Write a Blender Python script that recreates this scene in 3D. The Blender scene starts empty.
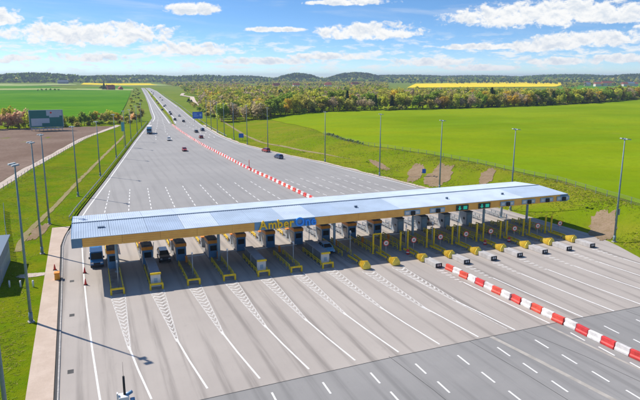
import bpy, bmesh, math, random
import numpy as np
from mathutils import Vector, noise as mnoise

random.seed(7)
rng = np.random.default_rng(7)
scene = bpy.context.scene
COL = scene.collection
RAD = math.radians

# ------------------------------------------------------------------ camera
cam_data = bpy.data.cameras.new("camera")
cam_data.sensor_width = 36.0
cam_data.lens = 590.0 / 640.0 * 36.0
cam_data.clip_start = 0.5
cam_data.clip_end = 30000.0
cam = bpy.data.objects.new("camera", cam_data)
cam.location = (0, 0, 30)
cam.rotation_euler = (RAD(90 - 11.776), 0, RAD(-21.549))
COL.objects.link(cam)
scene.camera = cam

# ------------------------------------------------------------------ sun
SUN_EL = RAD(44.5)
SUN_AZ = math.atan2(-0.615, 0.789)          # clockwise from +Y
sun_dir = Vector((math.sin(SUN_AZ) * math.cos(SUN_EL), math.cos(SUN_AZ) * math.cos(SUN_EL), math.sin(SUN_EL)))
sl = bpy.data.lights.new("sun", 'SUN')
sl.energy = 4.6
sl.angle = RAD(0.5)
sl.color = (1.0, 0.925, 0.82)
so = bpy.data.objects.new("sun", sl)
so.rotation_euler = (-sun_dir).to_track_quat('-Z', 'Y').to_euler()
so.location = (-60, 100, 80)
COL.objects.link(so)

# ------------------------------------------------------------------ exposure
scene.render.engine = 'CYCLES'
scene.view_settings.view_transform = 'Standard'
scene.view_settings.look = 'None'
scene.view_settings.exposure = 0.36
scene.view_settings.gamma = 1.0
scene.view_settings.use_curve_mapping = False
scene.cycles.max_bounces = 6
scene.cycles.volume_bounces = 0
scene.cycles.use_denoising = True


# ------------------------------------------------------------------ node helper
class NT:
    def __init__(self, tree):
        self.t = tree
        self.n = tree.nodes
        self.l = tree.links

    def new(self, typ, **kw):
        nd = self.n.new(typ)
        for k, v in kw.items():
            setattr(nd, k, v)
        return nd

    def put(self, sock, val):
        if val is None:
            return
        if hasattr(val, 'is_output') or isinstance(val, bpy.types.NodeSocket):
            self.l.new(val, sock)
        else:
            sock.default_value = val

    def math(self, op, a, b=None, c=None, clamp=False):
        nd = self.new('ShaderNodeMath', operation=op)
        nd.use_clamp = clamp
        for i, v in enumerate((a, b, c)):
            if v is not None:
                self.put(nd.inputs[i], v)
        return nd.outputs[0]

    def mix(self, fac, a, b, blend='MIX'):
        nd = self.new('ShaderNodeMix', data_type='RGBA', blend_type=blend)
        self.put(nd.inputs[0], fac)
        for i, v in ((6, a), (7, b)):
            if isinstance(v, (tuple, list)) and len(v) == 3:
                v = (*v, 1)
            self.put(nd.inputs[i], v)
        return nd.outputs[2]

    def noise(self, vec, scale, detail=4, rough=0.55, dist=0.0):
        nd = self.new('ShaderNodeTexNoise')
        self.put(nd.inputs['Vector'], vec)
        nd.inputs['Scale'].default_value = scale
        nd.inputs['Detail'].default_value = detail
        nd.inputs['Roughness'].default_value = rough
        nd.inputs['Distortion'].default_value = dist
        return nd.outputs['Fac']

    def smooth(self, v, a, b, lo=0.0, hi=1.0):
        nd = self.new('ShaderNodeMapRange', interpolation_type='SMOOTHSTEP')
        self.put(nd.inputs[0], v)
        for i, q in enumerate((a, b, lo, hi)):
            nd.inputs[i + 1].default_value = q
        return nd.outputs[0]

    def mapping(self, vec, scale=(1, 1, 1), loc=(0, 0, 0), rot=(0, 0, 0)):
        nd = self.new('ShaderNodeMapping')
        self.put(nd.inputs[0], vec)
        nd.inputs[1].default_value = loc
        nd.inputs[2].default_value = rot
        nd.inputs[3].default_value = scale
        return nd.outputs[0]

    def sep(self, vec):
        nd = self.new('ShaderNodeSeparateXYZ')
        self.put(nd.inputs[0], vec)
        return nd.outputs

    def comb(self, x, y, z=0.0):
        nd = self.new('ShaderNodeCombineXYZ')
        for i, v in enumerate((x, y, z)):
            self.put(nd.inputs[i], v)
        return nd.outputs[0]


# ------------------------------------------------------------------ world: sky with fair-weather clouds
world = bpy.data.worlds.new("World")
scene.world = world
world.use_nodes = True
w = NT(world.node_tree)
w.n.clear()
sky = w.new('ShaderNodeTexSky', sky_type='NISHITA')
sky.sun_disc = False
sky.sun_elevation = SUN_EL
sky.sun_rotation = SUN_AZ % (2 * math.pi)
sky.altitude = 100
sky.air_density = 1.0
sky.dust_density = 0.15
sky.ozone_density = 2.5
tc = w.new('ShaderNodeTexCoord')
dx, dy, dz = w.sep(tc.outputs['Generated'])
az = w.math('ARCTAN2', dx, dy)
el = w.math('ARCSINE', dz)
azd = w.math('MULTIPLY', az, 57.29578)
eld = w.math('MULTIPLY', el, 57.29578)
# a clear dry spring sky turns blue soon above the horizon: look the sky up a little higher than the view ray
zup = w.math('ADD', w.math('MULTIPLY', dz, 2.6), 0.035)
skv = w.new('ShaderNodeVectorMath', operation='NORMALIZE')
w.put(skv.inputs[0], w.comb(dx, dy, zup))
w.put(sky.inputs[0], skv.outputs[0])
CLOUDS = [(0.8, 3.51, 7.77, 1.07), (-6.1, 4.76, 2.14, 0.78), (9.8, 5.95, 2.52, 0.58), (25.9, 4.02, 4.86, 0.78),
          (41.9, 5.20, 8.55, 1.17), (9.0, 2.43, 4.66, 0.58), (0.4, 1.64, 3.50, 0.39), (16.4, 1.38, 5.83, 0.34),
          (-4.6, 1.58, 1.55, 0.29), (32.0, 1.27, 3.88, 0.39), (45.4, 3.11, 4.47, 0.68), (46.8, 4.78, 3.50, 0.58),
          (36.4, 0.81, 3.88, 0.29), (48.0, 1.49, 2.14, 0.39), (22.5, 1.85, 3.88, 0.34), (24.3, 6.68, 3.88, 0.29),
          (17.3, 4.29, 2.72, 0.24), (43.2, 1.29, 3.50, 0.34), (3.5, 4.26, 2.91, 0.49), (-1.5, 3.96, 2.33, 0.49),
          (38.0, 2.65, 5.83, 0.29), (41.4, 2.60, 3.50, 0.49), (53.7, 3.64, 5.83, 0.97), (-12.3, 2.82, 5.83, 0.87),
          (-10.5, 1.33, 4.86, 0.39), (53.7, 1.18, 4.86, 0.39)]
field = None
shade = None
for (ca, ce, cw, ch) in CLOUDS:
    ch *= 1.2
    u = w.math('DIVIDE', w.math('SUBTRACT', azd, ca), cw)
    v = w.math('DIVIDE', w.math('SUBTRACT', eld, ce), ch)
    vb = w.math('MAXIMUM', v, w.math('MULTIPLY', v, -1.5))       # flatter base
    q = w.math('SUBTRACT', 1.0, w.math('ADD', w.math('MULTIPLY', u, u), w.math('MULTIPLY', vb, vb)))
    field = q if field is None else w.math('MAXIMUM', field, q)
cv = w.comb(w.math('MULTIPLY', azd, 0.85), w.math('MULTIPLY', eld, 1.25), 3.7)
n1 = w.noise(cv, 1.0, 9, 0.62, 0.25)
n1s = w.noise(w.comb(w.math('MULTIPLY', azd, 0.85), w.math('MULTIPLY', w.math('ADD', eld, 0.25), 1.25), 3.7), 1.0, 5, 0.6, 0.25)
dens = w.math('ADD', w.math('MULTIPLY', w.math('MAXIMUM', field, -1.2), 0.5), w.math('MULTIPLY', w.math('SUBTRACT', n1, 0.44), 2.1))
m1 = w.smooth(dens, 0.0, 0.40)
# small scattered clouds low over the horizon, all round
lo = w.noise(w.comb(w.math('MULTIPLY', azd, 0.5), w.math('MULTIPLY', eld, 1.7), 9.1), 1.0, 7, 0.62, 0.2)
loenv = w.math('MULTIPLY', w.smooth(eld, 0.1, 1.0), w.smooth(eld, 4.5, 2.2))
m2 = w.math('MULTIPLY', w.smooth(lo, 0.47, 0.62), w.math('MULTIPLY', loenv, 0.8))
# the same kind of cloud over the rest of the sky
pz = w.math('MAXIMUM', dz, 0.03)
hv = w.comb(w.math('DIVIDE', dx, pz), w.math('DIVIDE', dy, pz), 1.3)
hi = w.noise(hv, 0.9, 8, 0.6, 0.2)
m3 = w.math('MULTIPLY', w.smooth(hi, 0.53, 0.68), w.smooth(eld, 8.0, 13.0))
# thin high wisps
wi = w.noise(w.comb(w.math('MULTIPLY', azd, 0.07), w.math('MULTIPLY', w.math('ADD', eld, w.math('MULTIPLY', azd, 0.05)), 0.6), 5.5), 1.0, 6, 0.6, 0.6)
m4 = w.math('MULTIPLY', w.smooth(wi, 0.5, 0.78), 0.32)
mask = w.math('MAXIMUM', w.math('MAXIMUM', m1, m2), w.math('MAXIMUM', m3, m4))
# light comes from above: where there is more cloud overhead the base is greyer
grey = w.smooth(w.math('SUBTRACT', w.math('ADD', n1s, w.math('MULTIPLY', dens, 0.15)), w.math('MULTIPLY', n1, 0.55)), 0.2, 0.5)
ccol = w.mix(grey, (0.99, 0.99, 0.98), (0.68, 0.75, 0.84))
bg1 = w.new('ShaderNodeBackground')
hsv = w.new('ShaderNodeHueSaturation')
hsv.inputs['Saturation'].default_value = 1.22
hsv.inputs['Value'].default_value = 1.2
w.put(hsv.inputs['Color'], sky.outputs[0])
w.put(bg1.inputs[0], hsv.outputs[0])
bg1.inputs[1].default_value = 0.108
bg2 = w.new('ShaderNodeBackground')
w.put(bg2.inputs[0], ccol)
bg2.inputs[1].default_value = 0.80
ms = w.new('ShaderNodeMixShader')
w.put(ms.inputs[0], mask)
w.l.new(bg1.outputs[0], ms.inputs[1])
w.l.new(bg2.outputs[0], ms.inputs[2])
wo = w.new('ShaderNodeOutputWorld')
w.l.new(ms.outputs[0], wo.inputs[0])

# ------------------------------------------------------------------ materials
MATS = {}


def mat(name, col, rough=0.7, metal=0.0, spec=0.4, var=0.0, vscale=1.0, bump=0.0, bscale=20.0, objvar=0.0, coat=0.0):
    """plain procedural material with colour mottling and fine relief"""
    if name in MATS:
        return MATS[name]
    m = bpy.data.materials.new(name)
    m.use_nodes = True
    t = NT(m.node_tree)
    b = t.n['Principled BSDF']
    b.inputs['Roughness'].default_value = rough
    b.inputs['Metallic'].default_value = metal
    b.inputs['Specular IOR Level'].default_value = spec
    b.inputs['Coat Weight'].default_value = coat
    c = (*col, 1)
    geo = t.new('ShaderNodeNewGeometry')
    if var > 0:
        nz = t.noise(geo.outputs['Position'], vscale, 5, 0.6)
        c = t.mix(t.smooth(nz, 0.3, 0.7), tuple(x * (1 - var) for x in col), tuple(min(1, x * (1 + var)) for x in col))
    if objvar > 0:
        oi = t.new('ShaderNodeObjectInfo')
        hs = t.new('ShaderNodeHueSaturation')
        t.put(hs.inputs['Hue'], t.math('ADD', 0.5 - objvar * 0.04, t.math('MULTIPLY', oi.outputs['Random'], objvar * 0.08)))
        t.put(hs.inputs['Value'], t.math('ADD', 1 - objvar * 0.5, t.math('MULTIPLY', oi.outputs['Random'], objvar)))
        t.put(hs.inputs['Color'], c)
        c = hs.outputs[0]
    t.put(b.inputs['Base Color'], c)
    if bump > 0:
        nb = t.noise(geo.outputs['Position'], bscale, 4, 0.6)
        bp = t.new('ShaderNodeBump')
        bp.inputs['Strength'].default_value = bump
        bp.inputs['Distance'].default_value = 0.05
        t.put(bp.inputs['Height'], nb)
        t.put(b.inputs['Normal'], bp.outputs[0])
    MATS[name] = m
    return m


def new_mat(name):
    m = bpy.data.materials.new(name)
    m.use_nodes = True
    MATS[name] = m
    t = NT(m.node_tree)
    b = t.n['Principled BSDF']
    b.inputs['Roughness'].default_value = 0.85
    b.inputs['Specular IOR Level'].default_value = 0.25
    geo = t.new('ShaderNodeNewGeometry')
    return m, t, b, geo.outputs['Position']


def bump_to(t, b, h, strength=0.4, dist=0.1):
    bp = t.new('ShaderNodeBump')
    bp.inputs['Strength'].default_value = strength
    bp.inputs['Distance'].default_value = dist
    t.put(bp.inputs['Height'], h)
    t.put(b.inputs['Normal'], bp.outputs[0])


PITCH = 5.33
X0 = 2.4
ISL = [X0 + PITCH * k for k in range(16)]


def m_pavement(name, base, tint, streak):
    m, t, b, P = new_mat(name)
    x, y, z = t.sep(P)
    big = t.noise(P, 0.045, 5, 0.6)
    c = t.mix(t.smooth(big, 0.3, 0.7), base, tint)
    # tyre-worn bands running along the lanes, two in each lane
    ph = t.math('MULTIPLY', t.math('SUBTRACT', x, X0), 2 * math.pi / PITCH * 2)
    wob = t.math('MULTIPLY', t.math('SUBTRACT', t.noise(t.mapping(P, (0.25, 0.02, 1)), 1.0, 3), 0.5), 4.0)
    s = t.math('SINE', t.math('ADD', ph, wob))
    nz = t.noise(t.mapping(P, (0.9, 0.035, 1)), 1.0, 5, 0.62)
    band = t.math('MULTIPLY', t.smooth(s, -0.2, 1.0), t.smooth(nz, 0.38, 0.66))
    c = t.mix(t.math('MULTIPLY', band, streak), c, tuple(v * 0.62 for v in base))
    # long fine drag marks and patches
    fn = t.noise(t.mapping(P, (3.0, 0.10, 1)), 1.0, 6, 0.65)
    c = t.mix(t.math('MULTIPLY', t.smooth(fn, 0.45, 0.8), 0.14), c, tuple(v * 0.7 for v in base))
    sp = t.noise(P, 0.7, 6, 0.7)
    c = t.mix(t.math('MULTIPLY', t.smooth(sp, 0.57, 0.78), 0.35), c, tuple(v * 0.72 for v in base))
    ag = t.noise(P, 14.0, 3, 0.7)
    c = t.mix(t.math('MULTIPLY', t.smooth(ag, 0.3, 0.75), 0.16), c, tuple(v * 0.6 for v in base))
    t.put(b.inputs['Base Color'], c)
    b.inputs['Roughness'].default_value = 0.8
    bump_to(t, b, ag, 0.2, 0.01)
    return m


M_CONC = m_pavement('worn_concrete_pavement', (0.39, 0.35, 0.318), (0.46, 0.415, 0.375), 0.85)
M_ASPH = m_pavement('grey_asphalt', (0.30, 0.292, 0.285), (0.35, 0.338, 0.328), 0.3)
M_DARKASPH = m_pavement('newer_asphalt', (0.255, 0.25, 0.245), (0.325, 0.315, 0.305), 0.5)


def m_ground(name, a, bcol, c3, scale=0.15, fine=2.0, stripe=None, bumpd=0.15):
    m, t, b, P = new_mat(name)
    n1 = t.noise(P, scale, 6, 0.62)
    c = t.mix(t.smooth(n1, 0.32, 0.68), a, bcol)
    n2 = t.noise(P, fine, 6, 0.7)
    c = t.mix(t.math('MULTIPLY', t.smooth(n2, 0.42, 0.75), 0.75), c, c3)
    if stripe:
        ang, per, amt, colr = stripe
        v = t.mapping(P, (1, 1, 1), (0, 0, 0), (0, 0, ang))
        sx, sy, sz = t.sep(v)
        wv = t.math('SINE', t.math('ADD', t.math('MULTIPLY', sx, 2 * math.pi / per), t.math('MULTIPLY', n1, 1.5)))
        c = t.mix(t.math('MULTIPLY', t.smooth(wv, 0.4, 1.0), amt), c, colr)
    t.put(b.inputs['Base Color'], c)
    b.inputs['Roughness'].default_value = 0.95
    b.inputs['Specular IOR Level'].default_value = 0.0
    bump_to(t, b, t.math('ADD', n2, t.noise(P, fine * 4, 3, 0.7)), 0.7, bumpd)
    return m


M_MEADOW = m_ground('meadow_ground', (0.13, 0.20, 0.02), (0.20, 0.24, 0.04), (0.10, 0.16, 0.015), 0.01, 0.12)
M_VERGE = m_ground('verge_grass', (0.12, 0.21, 0.004), (0.205, 0.225, 0.008), (0.09, 0.145, 0.004), 0.12, 1.6)
M_BANK = m_ground('bank_grass', (0.15, 0.225, 0.005), (0.235, 0.235, 0.018), (0.11, 0.175, 0.005), 0.05, 0.8)


def m_crop():
    m, t, b, P = new_mat('spring_crop')
    n1 = t.noise(P, 0.012, 6, 0.6)
    n2 = t.noise(P, 0.6, 6, 0.7)
    n3 = t.noise(t.mapping(P, (0.01, 0.05, 1), (0, 0, 0), (0, 0, RAD(30))), 1.0, 5, 0.6)
    c = t.mix(t.smooth(n1, 0.32, 0.68), (0.145, 0.235, 0.003), (0.245, 0.31, 0.006))
    c = t.mix(t.math('MULTIPLY', t.smooth(n3, 0.4, 0.7), 0.5), c, (0.20, 0.325, 0.012))
    c = t.mix(t.math('MULTIPLY', t.smooth(n2, 0.42, 0.75), 0.6), c, (0.13, 0.215, 0.003))
    thin = t.noise(P, 0.05, 5, 0.65)
    c = t.mix(t.math('MULTIPLY', t.smooth(thin, 0.62, 0.8), 0.55), c, (0.27, 0.26, 0.05))
    sx, sy, sz = t.sep(t.mapping(P, (1, 1, 1), (0, 0, 0), (0, 0, RAD(-52))))
    for off in (0.0, 1.9):                                    # wheel ruts every 24 m
        fr = t.math('FRACT', t.math('DIVIDE', t.math('ADD', t.math('ADD', sx, off), t.math('MULTIPLY', n1, 6.0)), 24.0))
        rut = t.math('LESS_THAN', fr, 0.02)
        c = t.mix(t.math('MULTIPLY', rut, 0.45), c, (0.15, 0.17, 0.02))
    t.put(b.inputs['Base Color'], c)
    b.inputs['Roughness'].default_value = 0.95
    b.inputs['Specular IOR Level'].default_value = 0.0
    bump_to(t, b, n2, 0.6, 0.15)
    return m


M_CROP = m_crop()
M_CROP2 = m_ground('far_crop', (0.06, 0.20, 0.008), (0.12, 0.27, 0.012), (0.05, 0.17, 0.008), 0.006, 0.05,
                   (RAD(60), 28.0, 0.3, (0.06, 0.18, 0.008)))
M_PALE = m_ground('pale_meadow', (0.30, 0.38, 0.11), (0.38, 0.42, 0.17), (0.25, 0.34, 0.10), 0.006, 0.05)
M_RAPE = m_ground('rapeseed_bloom', (0.78, 0.58, 0.012), (0.84, 0.66, 0.02), (0.68, 0.53, 0.02), 0.01, 0.2)
M_PLOW = m_ground('ploughed_soil', (0.195, 0.135, 0.105), (0.27, 0.20, 0.16), (0.145, 0.10, 0.075), 0.03, 0.6,
                  (RAD(70), 4.0, 0.3, (0.20, 0.15, 0.13)))
M_SOIL = m_ground('bare_soil', (0.28, 0.195, 0.125), (0.34, 0.25, 0.17), (0.20, 0.16, 0.07), 0.3, 1.5)
M_TRACK = m_ground('gravel_track', (0.56, 0.47, 0.40), (0.65, 0.56, 0.49), (0.42, 0.34, 0.27), 0.15, 1.2)
M_WORN = m_ground('trodden_grass', (0.30, 0.24, 0.13), (0.36, 0.30, 0.17), (0.19, 0.20, 0.05), 0.3, 1.5)
M_WALK = m_ground('pink_pavers', (0.52, 0.415, 0.335), (0.60, 0.49, 0.405), (0.49, 0.39, 0.315), 0.25, 1.4, None, 0.02)

M_WHITE = mat('white_paint_marking', (0.78, 0.77, 0.75), 0.7, var=0.10, vscale=1.5)
M_FADED = mat('faded_paint_marking', (0.585, 0.56, 0.53), 0.75, var=0.2, vscale=2.5)
M_TAR = mat('tar_joint', (0.07, 0.07, 0.07), 0.8, var=0.3, vscale=1.0)
M_TAN = mat('scraped_pavement', (0.40, 0.37, 0.33), 0.85, var=0.15, vscale=0.8)
M_BLACK = mat('black_iron', (0.02, 0.02, 0.022), 0.6)
M_KERB = mat('concrete_kerb', (0.42, 0.40, 0.38), 0.85, var=0.15, vscale=1.5)
M_ISLAND = mat('island_concrete', (0.25, 0.24, 0.235), 0.85, var=0.2, vscale=0.8)
M_STRIPE = mat('stripe_brown', (0.38, 0.24, 0.03), 0.6)
M_YEL = mat('yellow_steel', (0.88, 0.58, 0.02), 0.5, var=0.14, vscale=2.0)
M_YGR = mat('weathered_yellow_steel', (0.74, 0.56, 0.04), 0.55, var=0.2, vscale=2.0)
M_ORANGE = mat('orange_band', (0.90, 0.30, 0.03), 0.5, var=0.1, vscale=2)
M_DARK = mat('dark_rubber', (0.022, 0.022, 0.025), 0.7)
M_GALV = mat('galvanised_steel', (0.36, 0.39, 0.41), 0.5, metal=0.35, var=0.1, vscale=3)
M_MAST = mat('painted_mast', (0.17, 0.25, 0.28), 0.5, var=0.12, vscale=2)
M_COLUMN = mat('column_paint', (0.38, 0.50, 0.60), 0.5, var=0.08, vscale=1)
M_OFFW = mat('off_white_panel', (0.68, 0.68, 0.68), 0.6, var=0.06, vscale=2)
M_CREAM = mat('booth_wall', (0.58, 0.55, 0.52), 0.6, var=0.08, vscale=2)
M_BLUEP = mat('booth_shade_and_mast_blue', (0.10, 0.24, 0.42), 0.45, var=0.1, vscale=2)  # booth front: blue shade put into the colour; also plain blue for mast fittings
M_GREYB = mat('grey_cabinet', (0.34, 0.38, 0.42), 0.55, var=0.1, vscale=2)
M_GLASS = mat('dark_window_glass', (0.02, 0.028, 0.035), 0.08, spec=0.7)
M_SCREEN = mat('lit_green_display', (0.02, 0.30, 0.22), 0.4)
M_SCREEN.node_tree.nodes['Principled BSDF'].inputs['Emission Color'].default_value = (0.02, 0.55, 0.38, 1)
M_SCREEN.node_tree.nodes['Principled BSDF'].inputs['Emission Strength'].default_value = 0.35
M_LBLUE = mat('light_blue_panel', (0.33, 0.46, 0.58), 0.45, var=0.06, vscale=2)
M_BLUEEND = mat('blue_grey_panel', (0.13, 0.24, 0.38), 0.45, var=0.06, vscale=2)
M_LETY = mat('letter_yellow', (1.0, 0.60, 0.015), 0.4)
M_LETB = mat('letter_blue', (0.015, 0.30, 0.98), 0.35)
M_RED = mat('red_plastic', (0.68, 0.065, 0.05), 0.55, var=0.22, vscale=1.1, objvar=0.14)
M_WPL = mat('white_plastic', (0.72, 0.69, 0.67), 0.55, var=0.2, vscale=1.1, objvar=0.22)
M_BLOCK = mat('precast_concrete', (0.47, 0.45, 0.44), 0.8, var=0.14, vscale=1.2, bump=0.3)
M_TYRE = mat('tyre_rubber', (0.018, 0.018, 0.018), 0.8)
M_RIM = mat('wheel_rim', (0.45, 0.45, 0.46), 0.35, metal=0.7)
M_LAMPW = mat('headlight_glass', (0.75, 0.76, 0.78), 0.15, spec=0.8)
M_LAMPR = mat('taillight_glass', (0.42, 0.015, 0.015), 0.2, spec=0.7)
M_SIGNBLUE = mat('sign_blue', (0.02, 0.13, 0.58), 0.45)
M_SIGNRED = mat('sign_red', (0.62, 0.03, 0.03), 0.45)
M_TEAL = mat('billboard_teal', (0.012, 0.17, 0.155), 0.55, var=0.08, vscale=0.3)
M_BBGREY = mat('billboard_pale', (0.43, 0.50, 0.58), 0.55, var=0.05, vscale=0.3)
M_ROOFRED = mat('red_roof_tiles', (0.36, 0.10, 0.06), 0.8, var=0.15, vscale=0.5)
M_WALLW = mat('rendered_wall', (0.68, 0.64, 0.60), 0.85, var=0.08, vscale=0.3)
M_BRICK = mat('brick_wall', (0.38, 0.14, 0.10), 0.85, var=0.15, vscale=0.6)
M_HUT = mat('hut_cladding', (0.30, 0.36, 0.42), 0.6, var=0.08, vscale=0.8)
M_FENCE = mat('fence_steel', (0.22, 0.26, 0.26), 0.6)
M_BARK = mat('bark', (0.13, 0.095, 0.07), 0.9, var=0.25, vscale=1.5)
M_ROOFS = [mat('roof_sheet_' + n, c, 0.6, metal=0.0, spec=0.3, var=0.08, vscale=0.3)
           for n, c in (('pale', (0.36, 0.45, 0.57)), ('mid', (0.34, 0.43, 0.56)), ('light', (0.47, 0.55, 0.66)))]
M_RIDGE = mat('ridge_flashing', (0.13, 0.18, 0.25), 0.5)
M_FASCIA = mat('amber_cladding', (1.0, 0.50, 0.13), 0.7, spec=0.05, var=0.10, vscale=0.5)
M_FASC2 = mat('amber_cladding_seam', (0.82, 0.42, 0.14), 0.65, var=0.10, vscale=0.5)
M_HAZEVEG = None


def m_leaf(name, col, trans=0.5, objvar=0.35):
    m = bpy.data.materials.new(name)
    m.use_nodes = True
    t = NT(m.node_tree)
    b = t.n['Principled BSDF']
    out = t.n['Material Output']
    geo = t.new('ShaderNodeNewGeometry')
    nz = t.noise(geo.outputs['Position'], 0.35, 4, 0.65)
    c = t.mix(t.smooth(nz, 0.3, 0.7), tuple(v * 0.68 for v in col), tuple(min(1, v * 1.3) for v in col))
    oi = t.new('ShaderNodeObjectInfo')
    hs = t.new('ShaderNodeHueSaturation')
    t.put(hs.inputs['Hue'], t.math('ADD', 0.5 - objvar * 0.035, t.math('MULTIPLY', oi.outputs['Random'], objvar * 0.07)))
    t.put(hs.inputs['Value'], t.math('ADD', 1 - objvar * 0.5, t.math('MULTIPLY', oi.outputs['Random'], objvar)))
    t.put(hs.inputs['Color'], c)
    t.put(b.inputs['Base Color'], hs.outputs[0])
    b.inputs['Roughness'].default_value = 0.8
    b.inputs['Specular IOR Level'].default_value = 0.15
    tr = t.new('ShaderNodeBsdfTranslucent')
    t.put(tr.inputs[0], hs.outputs[0])
    mx = t.new('ShaderNodeMixShader')
    mx.inputs[0].default_value = trans
    t.l.new(b.outputs[0], mx.inputs[1])
    t.l.new(tr.outputs[0], mx.inputs[2])
    t.l.new(mx.outputs[0], out.inputs[0])
    MATS[name] = m
    return m


LEAF = {
    'green': m_leaf('leaf_green', (0.30, 0.40, 0.05)),
    'lime': m_leaf('leaf_lime', (0.60, 0.60, 0.08)),
    'olive': m_leaf('leaf_olive', (0.50, 0.45, 0.12)),
    'bare': m_leaf('leaf_bare_twigs', (0.56, 0.45, 0.30)),
    'amber': m_leaf('leaf_amber', (0.68, 0.50, 0.06)),
    'rust': m_leaf('leaf_rust', (0.90, 0.55, 0.34)),
    'dark': m_leaf('leaf_conifer', (0.06, 0.125, 0.05), 0.2),
}
LEAF_KEYS = list(LEAF)


# ------------------------------------------------------------------ mesh helpers
class MB:
    def __init__(self):
        self.v = []
        self.f = []
        self.mi = []
        self.sm = []

    def face(self, idx, mi=0, smooth=False):
        self.f.append(idx)
        self.mi.append(mi)
        self.sm.append(smooth)

    def box(self, x0, x1, y0, y1, z0, z1, mi=0, taper=0.0):
        b = len(self.v)
        t = taper
        self.v += [(x0, y0, z0), (x1, y0, z0), (x1, y1, z0), (x0, y1, z0),
                   (x0 + t, y0 + t, z1), (x1 - t, y0 + t, z1), (x1 - t, y1 - t, z1), (x0 + t, y1 - t, z1)]
        for q in ((0, 3, 2, 1), (4, 5, 6, 7), (0, 1, 5, 4), (1, 2, 6, 5), (2, 3, 7, 6), (3, 0, 4, 7)):
            self.face([b + i for i in q], mi)
        return self

    def bar(self, p0, p1, wd, ht, mi=0):
        """box beam from p0 to p1 (centre line)"""
        p0 = Vector(p0)
        p1 = Vector(p1)
        d = (p1 - p0).normalized()
        up = Vector((0, 0, 1)) if abs(d.z) < 0.95 else Vector((1, 0, 0))
        s = d.cross(up).normalized()
        u = s.cross(d).normalized()
        b = len(self.v)
        for p in (p0, p1):
            for a, c in ((-1, -1), (1, -1), (1, 1), (-1, 1)):
                self.v.append(tuple(p + s * a * wd / 2 + u * c * ht / 2))
        for q in ((0, 1, 2, 3), (7, 6, 5, 4), (0, 4, 5, 1), (1, 5, 6, 2), (2, 6, 7, 3), (3, 7, 4, 0)):
            self.face([b + i for i in q], mi)
        return self

    def cyl(self, p0, p1, r0, r1=None, n=10, mi=0, caps=True):
        r1 = r0 if r1 is None else r1
        p0 = Vector(p0)
        p1 = Vector(p1)
        d = (p1 - p0).normalized()
        up = Vector((0, 0, 1)) if abs(d.z) < 0.95 else Vector((1, 0, 0))
        s = d.cross(up).normalized()
        u = s.cross(d).normalized()
        b = len(self.v)
        for p, r in ((p0, r0), (p1, r1)):
            for i in range(n):
                a = 2 * math.pi * i / n
                self.v.append(tuple(p + (s * math.cos(a) + u * math.sin(a)) * r))
        for i in range(n):
            j = (i + 1) % n
            self.face([b + i, b + j, b + n + j, b + n + i], mi, True)
        if caps:
            self.face([b + i for i in range(n)][::-1], mi)
            self.face([b + n + i for i in range(n)], mi)
        return self

    def loft(self, rings, mi=0, smooth=False, caps=True):
        n = len(rings[0])
        b = len(self.v)
        for r in rings:
            self.v += [tuple(p) for p in r]
        for k in range(len(rings) - 1):
            for i in range(n):
                j = (i + 1) % n
                self.face([b + k * n + i, b + k * n + j, b + (k + 1) * n + j, b + (k + 1) * n + i], mi, smooth)
        if caps:
            self.face([b + i for i in range(n)][::-1], mi)
            self.face([b + (len(rings) - 1) * n + i for i in range(n)], mi)
        return self

    def quad(self, a, b_, c, d, mi=0):
        b = len(self.v)
        self.v += [tuple(a), tuple(b_), tuple(c), tuple(d)]
        self.face([b, b + 1, b + 2, b + 3], mi)
        return self

    def mesh(self, name, mats, bevel=0.0):
        me = bpy.data.meshes.new(name)
        me.from_pydata(self.v, [], self.f)
        if not isinstance(mats, (list, tuple)):
            mats = [mats]
        for m in mats:
            me.materials.append(m)
        me.polygons.foreach_set('material_index', self.mi)
        me.polygons.foreach_set('use_smooth', self.sm)
        if bevel > 0:
            bm = bmesh.new()
            bm.from_mesh(me)
            bmesh.ops.remove_doubles(bm, verts=bm.verts, dist=1e-5)
            bmesh.ops.recalc_face_normals(bm, faces=bm.faces)
            ed = [e for e in bm.edges if len(e.link_faces) == 2 and e.calc_face_angle(0) > 0.5]
            bmesh.ops.bevel(bm, geom=ed, offset=bevel, segments=2, affect='EDGES', profile=0.5)
            bm.to_mesh(me)
            bm.free()
        else:
            bm = bmesh.new()
            bm.from_mesh(me)
            bmesh.ops.recalc_face_normals(bm, faces=bm.faces)
            bm.to_mesh(me)
            bm.free()
        me.update()
        return me


def obj(name, me, parent=None, loc=(0, 0, 0), rz=0.0, scale=None):
    o = bpy.data.objects.new(name, me)
    COL.objects.link(o)
    o.location = loc
    o.rotation_euler = (0, 0, rz)
    if scale:
        o.scale = scale
    if parent:
        o.parent = parent
    return o


def tag(o, label, cat, group=None):
    o['label'] = label
    o['category'] = cat
    if group:
        o['group'] = group
    return o


def thing(name, label, cat, loc=(0, 0, 0), rz=0.0, group=None, scale=None):
    return tag(obj(name, None, None, loc, rz, scale), label, cat, group)


def struct(name, me, loc=(0, 0, 0)):
    o = obj(name, me, None, loc)
    o['kind'] = 'structure'
    return o


ORD = ['first', 'second', 'third', 'fourth', 'fifth', 'sixth', 'seventh', 'eighth', 'ninth', 'tenth', 'eleventh', 'twelfth',
       'thirteenth', 'fourteenth', 'fifteenth', 'sixteenth', 'seventeenth', 'eighteenth']

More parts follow.
